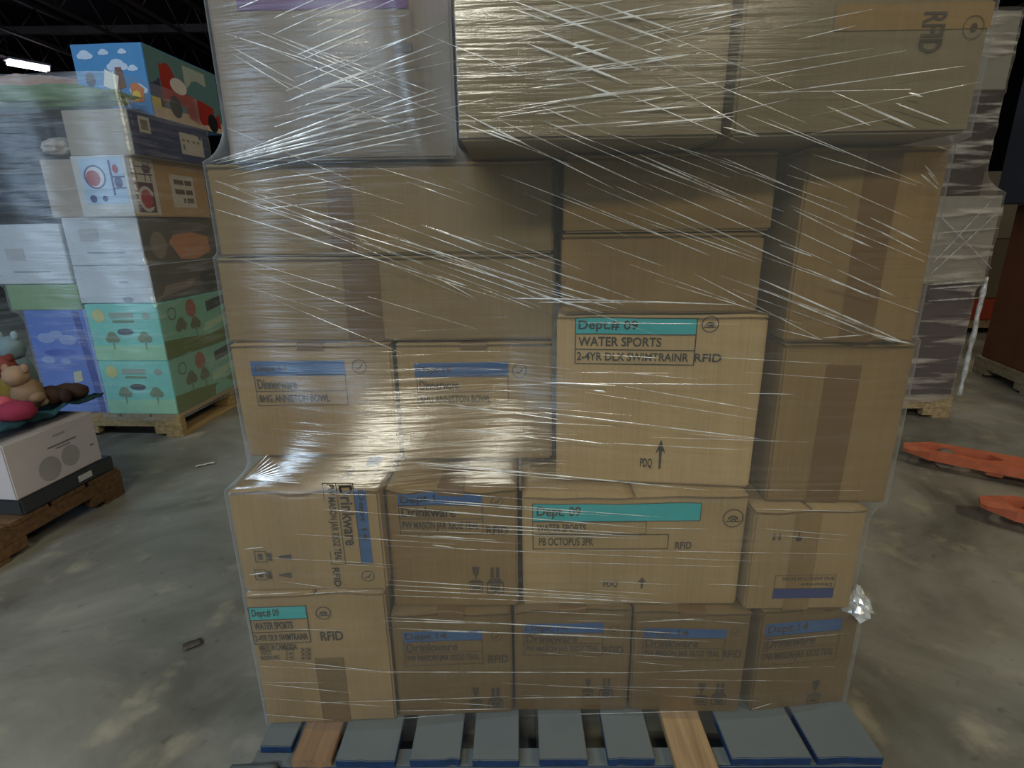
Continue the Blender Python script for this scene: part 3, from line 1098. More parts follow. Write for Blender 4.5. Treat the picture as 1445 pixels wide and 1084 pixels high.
#SPLIT-FILM
# ------------------------------------------------------------------ stretch film: a membrane pulled tight over a load
def membrane(name, boxes, ctr, zlo, zhi, nt_, nz_, eps, mat, parent, iters=1500, wz=.22, ripple=0.0, seed=0):
    th = np.linspace(0, 2 * np.pi, nt_, endpoint=False)
    zs = np.linspace(zlo, zhi, nz_)
    obs = np.full((nt_, nz_), .04)
    sub = np.linspace(-.5, .5, 5) * (2 * np.pi / nt_)
    dz = (zhi - zlo) / nz_
    for c, z0, z1 in boxes:
        best = np.zeros(nt_)
        for ds in sub:
            dx, dy = np.cos(th + ds), np.sin(th + ds)
            for k_ in range(4):
                ax, ay = c[k_][0] - ctr[0], c[k_][1] - ctr[1]
                bx_, by_ = c[(k_ + 1) % 4][0] - ctr[0], c[(k_ + 1) % 4][1] - ctr[1]
                ex, ey = bx_ - ax, by_ - ay
                den = dx * ey - dy * ex
                den = np.where(np.abs(den) < 1e-9, 1e-9, den)
                t = (ax * ey - ay * ex) / den
                s = (ax * dy - ay * dx) / den
                ok = (t > 0) & (s >= -.002) & (s <= 1.002)
                best = np.where(ok, np.maximum(best, t), best)
        zm = (zs >= z0 - dz * .8) & (zs <= z1 + dz * .8)
        obs[:, zm] = np.maximum(obs[:, zm], (best + eps)[:, None] * (best > 0)[:, None])
    cs = np.cos(2 * np.pi / nt_)
    r = obs.copy()
    for _ in range(iters):
        h = (np.roll(r, 1, 0) + np.roll(r, -1, 0)) * .5 * cs
        v = r.copy()
        v[:, 1:-1] = (r[:, 2:] + r[:, :-2]) * .5
        v[:, 0] = r[:, 1]
        v[:, -1] = r[:, -2]
        r = np.maximum(obs, (1 - wz) * h + wz * v)
    V = []
    for i in range(nt_):
        for j in range(nz_):
            rr = r[i, j]
            if ripple:
                rr += ripple * noise.noise(Vector((math.cos(th[i]) * 2.5 + seed, math.sin(th[i]) * 2.5, zs[j] * 16 + th[i] * 2)))
            V.append((ctr[0] + rr * math.cos(th[i]), ctr[1] + rr * math.sin(th[i]), float(zs[j])))
    F = []
    for i in range(nt_):
        i2 = (i + 1) % nt_
        for j in range(nz_ - 1):
            F.append((i * nz_ + j, i2 * nz_ + j, i2 * nz_ + j + 1, i * nz_ + j + 1))
    me = bpy.data.meshes.new(name)
    me.from_pydata(V, [], F)
    o = link(name, me, mat, parent, True)
    return o, BVHTree.FromPolygons([Vector(v) for v in V], F)


FILM = film_mat('stretch_film', rot=.42, rot2=-.2, sc=(3.5, 3.5, 75), rough=.22, haze=.02, streak=.09, layers=(0.8, 1.2, 0.0, 0.065))
CREASE = crease_mat('film_crease', .85, .16, .4)
wrap = empty('stretch_wrap', (0.08, 1.2, .1), 0, 'clear shiny stretch film wound around the tall stack of brown cartons', 'stretch film')
film, bvh = membrane('film_sheet', STACK['main'], (.08, 1.2), .105, 1.47, 760, 170, .004, FILM, None)
film.parent = wrap
film.matrix_parent_inverse = Matrix.Translation((-.08, -1.2, -.1))

cb = bmesh.new()


def crease(x0, y0, x1, y1, wpx=1.0, bow=0.0, n=22):
    pts, rad, nrms = [], [], []
    for i in range(n + 1):
        t = i / n
        x = x0 + (x1 - x0) * t
        y = y0 + (y1 - y0) * t + bow * 4 * t * (1 - t)
        d = ray(x, y).normalized()
        hit, nrm, _, dist = bvh.ray_cast(EYE, d)
        if hit is None:
            if len(pts) > 3:
                break
            pts, rad, nrms = [], [], []
            continue
        if nrm.dot(d) > 0:
            nrm = -nrm
        pts.append(hit + nrm * .0006)
        nrms.append(nrm.copy())
        taper = min(1, 4 * t, 4 * (1 - t)) ** .6
        rad.append(max(.00012, wpx * .0009 * taper * (1 + .35 * noise.noise(Vector((x * .05, y * .05, 1))))))
    if len(pts) > 3:
        rows = []
        for i, p_ in enumerate(pts):
            d = (pts[min(i + 1, len(pts) - 1)] - pts[max(i - 1, 0)]).normalized()
            b_ = d.cross(nrms[i]).normalized()
            rows.append([cb.verts.new(p_ - b_ * rad[i]), cb.verts.new(p_ + nrms[i] * rad[i] * .55), cb.verts.new(p_ + b_ * rad[i])])
        for r1, r2 in zip(rows, rows[1:]):
            for k in range(2):
                f_ = cb.faces.new((r1[k], r1[k + 1], r2[k + 1], r2[k]))
                f_.smooth = True


def crop(ox, oy, s, lst, wpx):
    for a in lst:
        crease(ox + a[0] * s, oy + a[1] * s, ox + a[2] * s, oy + a[3] * s, wpx * (a[4] if len(a) > 4 else 1))


# over the top centre carton
crop(640, 0, .332, [(240, 0, 880, 238, 1.3), (420, 0, 940, 186, 1.3), (610, 15, 970, 142, 1.2), (260, 40, 402, 92, 1), (330, 120, 810, 304, 1.6), (300, 180, 760, 362, 1.5),
                    (470, 320, 720, 420, 1), (470, 440, 640, 504, .8), (385, 460, 560, 534, .8), (385, 515, 600, 604, .8), (20, 470, 680, 800, 1), (0, 510, 500, 700, .9),
                    (195, 510, 850, 810, 1), (150, 555, 280, 602, .9), (600, 600, 1230, 860, .8), (780, 650, 1200, 842, .9), (200, 740, 900, 1010, .7), (450, 820, 1100, 1090, .8),
                    (700, 890, 1320, 1110, .7), (900, 700, 1320, 870, .6), (850, 320, 1300, 580, .6)], 1)
crop(640, 0, .332, [(400, 52, 720, 0, .9), (380, 122, 1180, 15, 1.1), (430, 110, 900, 18, .9), (190, 292, 444, 245, .9), (230, 328, 1000, 230, .9), (390, 436, 910, 368, 1.6), (320, 376, 600, 344, 1),
                    (430, 540, 805, 514, .9), (690, 538, 1195, 494, 1.1), (690, 480, 1020, 450, 1.1), (650, 292, 1000, 233, 1.2), (500, 236, 665, 203, .9), (180, 462, 1330, 325, .8), (0, 322, 1330, 262, .7),
                    (500, 186, 600, 170, .9), (505, 205, 600, 188, .9), (500, 300, 660, 274, .9), (365, 342, 590, 330, .8), (770, 434, 900, 412, .8), (930, 412, 1022, 402, .8), (960, 70, 1285, 36, .8), (920, 65, 1180, 15, .7),
                    (1175, 116, 1285, 90, .8), (880, 110, 1310, 20, .6), (350, 486, 520, 470, .7), (180, 500, 700, 420, .6), (740, 170, 790, 160, .8), (850, 185, 885, 178, .8), (850, 215, 885, 210, .8), (950, 200, 1000, 185, .9),
                    (1040, 175, 1075, 170, .8), (1050, 125, 1085, 120, .8), (1030, 228, 1058, 222, .8), (970, 140, 1000, 132, .8), (835, 300, 870, 292, .8), (900, 300, 935, 296, .8), (760, 300, 800, 294, .9), (955, 75, 1000, 60, .8)], 1)
# over the top left
crop(280, 0, .3137, [(340, 155, 700, -10, 1), (340, 82, 530, -5, 1), (185, 36, 280, -4, 1), (440, 250, 815, 92, 1.2), (470, 267, 795, 133, 1.2), (530, 117, 602, 85, 1), (410, 82, 600, 18, .9), (520, 80, 800, -5, 1),
                     (490, 167, 890, -5, .9), (390, 412, 1110, 98, .8), (430, 440, 1110, 185, 1.2), (400, 500, 915, 338, 1), (390, 460, 860, 285, 1.1), (340, 572, 790, 428, 1.4), (220, 672, 870, 432, 1.3), (200, 692, 1120, 385, 1.3),
                     (180, 712, 810, 528, 1.5), (100, 724, 1130, 450, 1.5), (110, 746, 1120, 505, 1.3), (130, 768, 1120, 552, 1.2), (120, 796, 1130, 580, 1), (160, 830, 610, 768, 1.1), (230, 866, 650, 808, .8), (270, 942, 630, 903, .8),
                     (60, 728, 500, 600, 1.6), (80, 735, 640, 610, 1.3), (430, 350, 1000, 150, .7), (500, 420, 1100, 230, .7), (600, 560, 1130, 420, .7), (200, 908, 700, 838, .6)], 1)
crop(280, 0, .3137, [(120, 150, 520, 280, .9), (130, 200, 430, 365, .9), (150, 240, 420, 405, .9), (240, 130, 700, 320, .6), (280, 200, 800, 420, .6), (330, 150, 1000, 430, .5), (400, 220, 1150, 540, .7), (75, 812, 770, 1090, .8),
                     (80, 862, 720, 1090, .8), (80, 942, 570, 1090, .8), (1000, 1010, 1290, 1110, 1.6)], 1)
# long pulls across the left pair and down to the tall carton
crop(290, 200, .3668, [(40, 150, 1445, 600, 1), (40, 192, 1445, 618, 1), (50, 262, 1200, 625, .8), (830, 320, 1450, 538, 1.4), (1110, 360, 1450, 492, 1), (870, 510, 1010, 556, 1.5), (1150, 602, 1450, 606, 1), (700, 350, 1300, 590, .7),
                       (640, 280, 1445, 580, .7), (1240, 570, 1410, 630, 1), (900, 470, 1300, 610, .8), (850, 500, 1040, 604, .7), (1050, 560, 1260, 640, .7)], 1)
# right side
crop(1020, 0, .332, [(100, 490, 520, 650, .6), (440, 452, 630, 535, 1), (600, 450, 820, 545, 1), (735, 440, 960, 525, .9), (790, 395, 848, 412, 1.1), (240, 1040, 380, 1090, 1.2), (470, 980, 635, 1052, 1.3), (625, 925, 850, 1034, 1.1),
                     (640, 970, 870, 1090, 1), (300, 890, 500, 992, .7), (0, 540, 150, 580, 1), (840, 740, 915, 805, 1.4), (870, 730, 915, 785, 1.3), (855, 700, 915, 770, .9), (910, 622, 965, 636, 1), (280, 700, 800, 930, .6),
                     (0, 670, 300, 800, .6), (0, 800, 260, 900, .6), (100, 395, 800, 380, .5), (0, 355, 780, 215, .6), (0, 300, 640, 205, .6), (150, 405, 1030, 280, .6)], 1)
crop(980, 380, .323, [(480, -5, 800, 130, 1.3), (620, 0, 880, 120, 1), (280, 40, 900, 312, 1.4), (300, 92, 870, 322, 1.2), (0, 20, 560, 310, .7), (360, 260, 560, 310, .7), (560, 300, 760, 285, 1), (820, 300, 950, 325, 1.6), (700, 262, 960, 330, 1.1)], 1)
for a in [(868, 262, 1140, 382, .9), (905, 255, 1175, 372, .7), (1000, 268, 1240, 380, .6)]:
    crease(*a)
# tall carton
crop(760, 400, .2767, [(0, 502, 400, 522, 1.3), (150, 510, 1100, 516, .7), (0, 655, 1130, 792, 1.1), (20, 780, 370, 822, 1.3), (300, 812, 1060, 850, .6), (440, 525, 1120, 645, .8), (280, 545, 345, 554, 1.6), (0, 20, 400, 130, 1), (0, 60, 330, 150, 1),
                       (60, 0, 440, 110, 1.2), (0, 75, 1000, 108, 1.2), (0, 95, 660, 96, 1), (240, 555, 1100, 690, .5)], 1)
for a in [(588, 652, 1000, 692, 1.3), (600, 660, 820, 678, .9), (625, 569, 790, 592, 1.1), (640, 575, 700, 580, .9), (700, 545, 790, 541, .6), (660, 606, 800, 624, .9)]:
    crease(*a)
# second row
for y0, y1, x0, x1, wv in [(703, 730, 570, 935, 1.4), (708, 728, 600, 860, 1.2), (716, 745, 560, 912, 1.3), (722, 742, 620, 880, 1.1), (735, 753, 590, 900, 1.3), (743, 757, 640, 905, 1), (748, 760, 560, 900, .8), (755, 762, 558, 700, .8),
                           (818, 842, 545, 900, 1.1), (825, 846, 545, 920, 1), (832, 852, 555, 960, 1.5), (840, 853, 550, 880, .9), (756, 760, 611, 659, 1.8), (769, 773, 610, 641, 1.8), (770, 792, 545, 1060, .6), (690, 706, 560, 760, .7),
                           (655, 668, 590, 740, 1), (792, 800, 740, 1040, .5), (775, 782, 770, 1200, .5), (745, 756, 1065, 1200, .7), (755, 762, 1090, 1190, .7), (718, 722, 1065, 1215, .8)]:
    crease(x0, y0, x1, y1, wv * .75)
# bottom row
for a in [(545, 871, 965, 894, 1.6), (545, 886, 1000, 905, 1.2), (590, 890, 860, 897, .8), (515, 948, 890, 949, 1.5), (380, 930, 560, 950, .9), (440, 992, 720, 983, 1), (560, 1003, 720, 1000, 1.1), (560, 1014, 640, 1008, .9), (720, 985, 890, 983, 1.3),
          (735, 1010, 990, 1003, 1.2), (860, 950, 1180, 940, .7), (370, 965, 500, 978, .8), (370, 985, 560, 998, .7), (375, 1008, 470, 1016, .7), (360, 940, 520, 946, .7), (540, 876, 700, 880, 1.2), (1090, 992, 1060, 1001, .9), (900, 878, 1000, 872, .9),
          (740, 862, 880, 868, .9), (350, 840, 420, 836, 1.2), (430, 838, 545, 832, .9), (1076, 905, 1200, 893, .6), (395, 820, 500, 834, .5), (345, 775, 372, 772, 1.4), (352, 811, 378, 808, 1.4)]:
    crease(*a[:4], a[4] * .75)
# fan where the film gathers over the corner of the second row
for k_ in range(11):
    t = k_ / 10
    crease(344 + 8 * t, 678 - 2 * t, 378 + 46 * t, 642 + 40 * t, 1.5)
# fainter pulls that fill the sheet
rnd = random.Random(3)
for k_ in range(70):
    x, y = rnd.uniform(310, 1200), rnd.uniform(10, 420)
    L = rnd.uniform(60, 260)
    s = rnd.choice((.42, .36, -.2, -.24)) if y < 190 else rnd.choice((.36, .42, .30))
    crease(x, y, x + L, y + s * L, rnd.uniform(.3, .55))
for k_ in range(46):
    x, y = rnd.uniform(340, 1050), rnd.uniform(440, 1000)
    L = rnd.uniform(60, 240)
    crease(x, y, x + L, y + rnd.uniform(.0, .1) * L, rnd.uniform(.3, .5))
# crumpled loose film standing off the bottom right corner of the load
bm = bmesh.new()
bmesh.ops.create_icosphere(bm, subdivisions=3, radius=1.0)
for v in bm.verts:
    k_ = 1 + .5 * noise.noise(v.co * 2.6 + Vector((4, 1, 2))) + .3 * noise.noise(v.co * 6)
    up_ = (v.co.z + 1) / 2
    v.co = Vector(((v.co.x * (1 - .75 * up_) - .25 * up_) * .034 * k_, v.co.y * (1 - .6 * up_) * .04 * k_, v.co.z * .030 * k_))
q = at_y(1212, 846, .89)
for v in bm.verts:
    v.co += q
lf = obj('loose_film_corner', bm, crease_mat('crumpled_film', .8, .2, .45), wrap)
lf.matrix_parent_inverse = Matrix.Translation((-.08, -1.2, -.1))
cr_o = obj('crease_lines', cb, CREASE, wrap)
cr_o.matrix_parent_inverse = Matrix.Translation((-.08, -1.2, -.1))


#SPLIT-BG
# ------------------------------------------------------------------ left: tall wrapped load on a bare pallet
OLDW = wood('grey_pallet_wood', (150, 132, 104))


def plain_pallet(name, loc, yaw, W, D, label, mat, n=7, H=.13):
    r_ = empty(name, loc, yaw, label, 'pallet')
    bw = (W - .02 * (n - 1)) / n
    bl_ = [(-W / 2 + i * (bw + .02), -W / 2 + i * (bw + .02) + bw, mat, 0) for i in range(n)]
    pallet_parts(r_, W, D, bl_, H, mat)
    return r_


class Load:
    """a frame with its origin at the front right corner; x to the right, y back"""

    def __init__(self, P, yaw):
        self.P = Vector(P)
        self.u = Vector((math.cos(yaw), math.sin(yaw), 0))
        self.v = Vector((-math.sin(yaw), math.cos(yaw), 0))

    def xy(self, x, y):
        q = self.P + self.u * x + self.v * y
        return (q.x, q.y)


BL_ = Load((-1.83, 2.80, 0), math.radians(-4))
q = BL_.P - BL_.u * .6 + BL_.v * .5
plain_pallet('pallet', (q.x, q.y, 0), math.radians(-4), 1.22, 1.02, 'bare wooden pallet under the tall colourful load behind at left', wood('yellow_pallet_wood', (176, 152, 108)))


def lbox(F, load, label, x0, x1, y0, z0, z1, depth, col, cat='box', name='carton', dx=0, **k_):
    return Carton(load, label, F.xy(x0, y0), F.xy(x1, y0), z0, z1, depth, col if not isinstance(col, tuple) else flat(col, .5), cat=cat, name=name,
                  flaps=k_.pop('flaps', False), tape_top=False, sag=.002, bev=.003, **k_)


TEAL, TEAL2 = (130, 212, 204), (112, 160, 104)


def tree(pr, x, z, h, mi, mt):
    pr.rect(x - h * .04, z, x + h * .04, z + h * .5, mt, .0003)
    for dx_, dz_, r_ in ((0, .75, .26), (-.2, .6, .2), (.2, .6, .2)):
        pr.disc(x + dx_ * h, z + dz_ * h, r_ * h, None, mi, .0005)


for z0, z1, lab in ((.13, .43, 'lower teal box printed with a sun and trees, standing on the pallet'), (.432, .735, 'upper teal box printed with a sun and trees, under the white boxes')):
    c = lbox(BL_, 'left', lab, -.40, -.003, .0, z0, z1, .72, TEAL, seed=z0 * 10)
    h = z1 - z0
    pr = Print([flat((206, 206, 140), .6), flat((120, 140, 110), .6), flat((58, 62, 72), .6), flat((160, 214, 180), .6), flat((150, 170, 160), .6)])
    pr.rect(-.196, .004, .196, h * .28, 3)
    pr.disc(-.13, h * .8, .034, None, 0)
    tree(pr, -.08, h * .2, h * .32, 1, 1)
    tree(pr, .10, h * .2, h * .32, 1, 1)
    pr.disc(.0, h * .52, .045, .018, 2, .0006)
    pr.rect(-.07, h * .76, .06, h * .86, 4, .0006)
    pr.rect(-.06, h * .68, .06, h * .72, 1, .0006)
    pr.disc(.13, h * .8, .022, .018, 4, .0006)
    c.put(pr, 'printed_picture')
    pr = Print([flat((96, 116, 44), .6), flat((104, 112, 78), .6), flat((160, 100, 84), .6), flat((176, 206, 170), .6), flat((50, 60, 60), .6), flat((128, 186, 164), .6)])
    pr.rect(.002, .002, .715, h - .003, 5)
    pr.poly([(.002, .002), (.715, .002), (.715, h * .38), (.4, h * .22), (.2, h * .3), (.002, h * .34)], 0, .0003)
    tree(pr, .16, h * .26, h * .42, 1, 1)
    tree(pr, .28, h * .26, h * .38, 1, 1)
    tree(pr, .60, h * .3, h * .4, 1, 1)
    pr.disc(.26, h * .8, .045, .05, 2, .0006)
    pr.poly([(.34, h * .3), (.56, h * .42), (.58, h * .56), (.36, h * .46)], 3, .0006)
    pr.poly([(.40, h * .66), (.62, h * .76), (.62, h * .94), (.40, h * .86)], 4, .0006)
    pr.ring(.1, h * .78, .035, .008, 1, .0006)
    c.put_right(pr)
c = lbox(BL_, 'left', 'bright blue printed box standing left of the teal boxes', -.78, -.43, .03, .13, .70, .6, (92, 128, 214), seed=31)
pr = Print([flat((150, 172, 226), .6), flat((54, 74, 160), .6), flat((206, 206, 170), .6), flat((60, 90, 190), .6)])
pr.poly([(.10, .565), (.135, .565), (.172, .004), (.13, .004)], 1)
for x_, z_, r_ in ((-.08, .42, .05), (-.02, .44, .04), (.04, .41, .05), (-.1, .30, .04), (.0, .29, .03)):
    pr.disc(x_, z_, r_, r_ * .55, 0, .0005)
pr.disc(-.02, .34, .09, .02, 3, .0004)
pr.poly([(.02, .17), (.07, .18), (.075, .24), (.025, .23)], 2, .0006)
c.put(pr, 'printed_picture')
lbox(BL_, 'left', 'pale lilac box with blue edge squeezed between the blue and teal boxes', -.425, -.405, .01, .13, .71, .6, (150, 168, 222), seed=32)
WHITE = flat((206, 214, 224), .5, .03)
for x0, x1, z0, z1, lab in ((-.43, -.02, .738, .93, 'white box resting directly on the teal boxes'), (-.43, -.03, .932, 1.165, 'white box below the box printed with red circles'),
                            (-.86, -.45, .84, 1.14, 'white box at the far left, beside the white pair')):
    c = lbox(BL_, 'left', lab, x0, x1, .02, z0, z1, .66, WHITE, seed=z0 * 7)
    pr = Print([flat((150, 156, 172), .6), flat((186, 190, 196), .6)])
    if z0 < .8:
        pr.disc(.06, .018, .03, .014, 0, .0004)
        pr.rect(.03, .105, .08, .112, 0, .0004)
    else:
        pr.rect(-.12, .12, -.02, .18, 1, .0004)
        pr.rect(-.1, .06, .1, .066, 0, .0004)
    c.put(pr, 'printed_lines')
    if x0 > -.5:
        pr = Print([flat((98, 94, 90), .5), flat((200, 140, 104), .5), flat((60, 60, 64), .5), flat((140, 128, 118), .5)])
        hh = z1 - z0
        pr.rect(.002, .002, .655, hh - .002, 0)
        if z0 > .8:
            pr.poly([(.2, hh * .45), (.25, hh * .62), (.4, hh * .66), (.55, hh * .55), (.56, hh * .2), (.42, hh * .02), (.28, hh * .06)], 1)
            pr.disc(.12, hh * .4, .06, .07, 3, .0004)
        else:
            pr.disc(.48, hh * .4, .08, .07, 2, .0004)
            pr.poly([(.05, .02), (.3, .05), (.36, hh * .5), (.1, hh * .4)], 3, .0004)
        c.put_right(pr)
c = lbox(BL_, 'left', 'green printed box at far left under the white box', -.84, -.44, .03, .702, .838, .6, (138, 172, 128), seed=33)
c = lbox(BL_, 'left', 'white box printed with red circles and blue shapes, tan carton end to the right', -.29, -.015, .0, 1.168, 1.45, .62, (204, 206, 206), seed=34)
pr = Print([flat((168, 60, 62), .5), flat((206, 210, 218), .5), flat((70, 70, 124), .5), flat((176, 204, 232), .5)])
pr.rect(-.1, .06, .12, .275, 3)
pr.disc(-.03, .185, .05, None, 1, .0004)
pr.ring(-.03, .185, .055, .008, 2, .0008)
pr.disc(-.04, .18, .036, None, 0, .0009)
pr.rect(.05, .1, .06, .26, 2, .0006)
pr.rect(.05, .18, .12, .188, 2, .0006)
pr.rect(.05, .13, .12, .136, 2, .0006)
pr.disc(.085, .16, .02, .028, 2, .0008)
pr.disc(.08, .22, .015, .02, 0, .0008)
pr.disc(-.06, .085, .018, None, 2, .0008)
pr.disc(.0, .085, .014, None, 2, .0008)
c.put(pr, 'printed_picture')
pr = Print([flat((186, 150, 104), .7), flat((92, 58, 78), .5), flat((176, 56, 56), .5), flat((206, 200, 190), .5), flat((96, 84, 70), .6)])
pr.rect(.0, .002, .615, .278, 0)
pr.rect(.005, .01, .19, .277, 3, .0003)
pr.rect(.03, .02, .16, .165, 1, .0005)
pr.disc(.1, .085, .058, .062, 3, .0007)
pr.disc(.1, .085, .04, .046, 2, .0009)
for z_ in (.2, .235):
    pr.rect(.02, z_, .17, z_ + .006, 1, .0006)
for x_ in (.05, .11, .15):
    pr.rect(x_, .17, x_ + .006, .26, 1, .0006)
pr.disc(.13, .23, .03, .02, 1, .0008)
pr.rect(.30, .05, .5, .22, 3, .0003)
for i, z_ in enumerate((.17, .12, .075)):
    pr.rect(.33 + .06 * (i == 2), z_, .41, z_ + .026, 4, .0006)
    pr.rect(.42, z_, .48, z_ + .026, 4, .0006)
c.put_right(pr)
lbox(BL_, 'left', 'tan and white carton behind film, left of the red circle box', -.47, -.30, .02, 1.168, 1.44, .5, (176, 164, 152), seed=35)
c = lbox(BL_, 'left', 'dark blue box with white panels near the top of the left load', -.30, .03, .02, 1.452, 1.655, .62, (168, 160, 146), seed=36)
pr = Print([flat((38, 52, 104), .5), flat((196, 190, 180), .6), flat((120, 112, 104), .6)])
pr.rect(.0, .002, .615, .136, 0)
pr.rect(.06, .075, .14, .125, 1, .0004)
pr.rect(.075, .085, .125, .115, 2, .0007)
pr.rect(.36, .03, .56, .105, 1, .0004)
for x_ in (.38, .42, .47, .51):
    pr.rect(x_, .075, x_ + .02, .083, 2, .0007)
pr.rect(.38, .045, .395, .065, 2, .0007)
pr.V = [(a_, b_ * 1.47, l_) for a_, b_, l_ in pr.V]
c.put_right(pr)
# the topmost picture box
P = at_y(212, 160, 3.06)
c = Carton(None, 'sky blue toy box with clouds and a red truck side, topmost of the left load', (P.x - .355, P.y + .025), (P.x + .02, P.y), 1.660, 1.998, .62, flat((78, 142, 200), .5), cat='box', flaps=False, tape_top=False, sag=.001, bev=.003, seed=37)
pr = Print([flat((196, 214, 240), .6), flat((52, 62, 92), .6), flat((226, 228, 220), .6), flat((126, 92, 84), .6), flat((206, 120, 62), .6), flat((226, 196, 92), .6), flat((54, 84, 180), .6)])
for x_, z_, s_ in ((-.02, .30, .02), (.08, .30, .017), (.04, .24, .04), (.12, .225, .02), (.13, .13, .035), (-.1, .09, .035), (-.12, .29, .03)):
    for ddx, ddz, rr in ((0, 0, 1), (-.8, -.2, .6), (.8, -.2, .6)):
        pr.disc(x_ + ddx * s_, z_ + ddz * s_, rr * s_, rr * s_ * .7, 0, .0003)
pr.disc(-.115, .18, .026, .034, 1, .0006)
pr.poly([(-.05, .15), (.015, .12), (.04, .19), (-.03, .225)], 2, .0007)
pr.poly([(.02, .125), (.07, .14), (.06, .23), (.025, .23)], 3, .0005)
pr.poly([(.09, .07), (.15, .07), (.16, .13), (.12, .16), (.09, .15)], 4, .0007)
pr.disc(.115, .1, .022, None, 5, .0009)
pr.rect(.02, .07, .05, .09, 6, .0005)
c.put(pr, 'printed_picture')
pr = Print([flat((88, 124, 130), .5), flat((60, 62, 100), .5), flat((158, 50, 44), .4), flat((206, 200, 200), .5), flat((30, 30, 36), .5), flat((204, 180, 160), .6), flat((156, 170, 164), .6), flat((210, 190, 90), .6)])
pr.rect(.0, .002, .618, .334, 0)
pr.rect(.0, .03, .09, .25, 1, .0003)
pr.rect(.0, .002, .618, .06, 5, .0004)
pr.poly([(.09, .06), (.1, .27), (.2, .27), (.24, .17), (.46, .15), (.6, .13), (.6, .03), (.45, .03), (.4, .02), (.3, .04), (.28, .09), (.2, .11), (.12, .1)], 2, .0007)
pr.disc(.19, .08, .05, .055, 4, .0009)
pr.disc(.52, .05, .05, .05, 4, .0009)
pr.disc(.24, .19, .07, .04, 3, .0009)
pr.rect(.3, .2, .5, .31, 6, .0005)
pr.disc(.16, .25, .04, .035, 2, .0009)
pr.rect(.0, .05, .07, .1, 7, .0005)
c.put_right(pr)


def lumpy(name, P_, rx, ry, rz, mat, label=None, cat=None, parent=None, amp=.2, fr=3.0, seed=0, rot=0.0, sub=4, flat_b=True):
    bm = bmesh.new()
    bmesh.ops.create_icosphere(bm, subdivisions=sub, radius=1.0)
    for v in bm.verts:
        n_ = v.co.normalized()
        k_ = 1 + amp * noise.noise(n_ * fr + Vector((seed, 0, 0))) + amp * .4 * noise.noise(n_ * fr * 3 + Vector((seed, 5, 0)))
        v.co = Vector((n_.x * rx * k_, n_.y * ry * k_, max(-rz * (.8 if flat_b else 2), n_.z * rz * k_)))
    o = obj(name, bm, mat, parent, True)
    o.location = P_
    o.rotation_euler = (0, 0, rot)
    if label:
        tag(o, label, cat)
    return o


q = BL_.xy(-.47, .2)
lumpy('wrapped_bundle', (q[0] + .02, q[1] - .09, 1.725), .40, .085, .06, flat((112, 138, 92), .5), 'green bundle under clear film lying beside the dark blue box', 'bundle', amp=.3, seed=2)
lumpy('wrapped_bundle', (q[0] - .30, q[1] + .25, 1.80), .42, .2, .1, flat((176, 140, 120), .6), 'tan bundle behind the green one, upper left', 'bundle', amp=.2, seed=5)
for i, (x_, z_, rx, rz, cl, lab) in enumerate(((-.745, 1.50, .20, .09, (44, 52, 66), 'dark wrapped bag under the green bundle, upper of two'), (-.75, 1.29, .22, .12, (50, 62, 82), 'dark blue wrapped bag resting on the far left white box'))):
    q = BL_.xy(x_, .22)
    lumpy('wrapped_bag', (q[0], q[1], z_), rx, .24, rz, flat(cl, .3), lab, 'bag', amp=.22, seed=i + 9)
q = BL_.xy(-.5, .12)
lumpy('wrapped_bundle', (q[0] + .09, q[1] - .02, 1.50), .075, .09, .045, flat((196, 190, 186), .5), 'whitish wrapped bundle between green bundle and red circle box', 'bundle', amp=.25, seed=15)

LFILM = film_mat('left_load_film', haze=.10, streak=.5, gloss=.10, rough=.3, sc=(3, 3, 38), rot=.12, bump=.9, milk=(.85, .9, .98))
lw_ = empty('stretch_wrap', (-2.2, 3.1, .1), 0, 'crinkled stretch film around the tall colourful load at left', 'stretch film')
ext = STACK['left'] + [([BL_.xy(-.90, .02), BL_.xy(.02, .01), BL_.xy(.02, .6), BL_.xy(-.88, .6)], 1.2, 1.80)]
fo, _ = membrane('film_sheet', ext, (-2.2, 3.1), .1, 1.805, 220, 98, .008, LFILM, None, 500, .3, .004)
fo.parent = lw_
fo.matrix_parent_inverse = Matrix.Translation((2.2, -3.1, -.1))

# ------------------------------------------------------------------ left near: low pallet with white carton and soft toys
AYAW = math.radians(83)                    # its visible long side runs back from the camera
AL = Load((-1.745, 1.72, 0), AYAW)         # front right corner of the white carton; x runs back, y runs left
pc = Vector((-1.70, 2.14, 0)) - AL.u * .55 + AL.v * .5
BROWNW = wood('dark_stained_pallet_wood', (112, 84, 56))
rA = empty('pallet', (pc.x, pc.y, 0), AYAW, 'brown wooden pallet at lower left carrying the white carton and soft toys', 'pallet')
pallet_parts(rA, 1.1, 1.0, [(-.55 + i * .158, -.55 + i * .158 + .14, BROWNW, 0) for i in range(7)], .13, BROWNW)
tray = tag(obj('tray', boxbm(0, .40, 0, .62, 0, .06, bevel=.006), flat((58, 60, 64), .4), None), 'dark grey tray under the white carton with a small white sticker', 'tray')
tray.location = (AL.xy(0.0, .005)[0], AL.xy(0.0, .005)[1], .131)
tray.rotation_euler = (0, 0, AYAW)
obj('sticker', boxbm(.23, .29, -.002, 0, .018, .042), flat((200, 200, 200), .6), tray)
wb = Carton('near', 'white carton on the dark tray, two grey round pictures on its side', AL.xy(.0, .012), AL.xy(.36, .012), .192, .40, .5, flat((206, 200, 204), .6, .03), flaps=False, tape_top=False, sag=.002, seed=41)
pr = Print([flat((168, 164, 168), .6), flat((120, 116, 122), .6)])
pr.disc(-.04, .06, .042, .045, 0)
pr.disc(.05, .075, .036, .04, 0)
pr.rect(-.03, .133, .09, .138, 1)
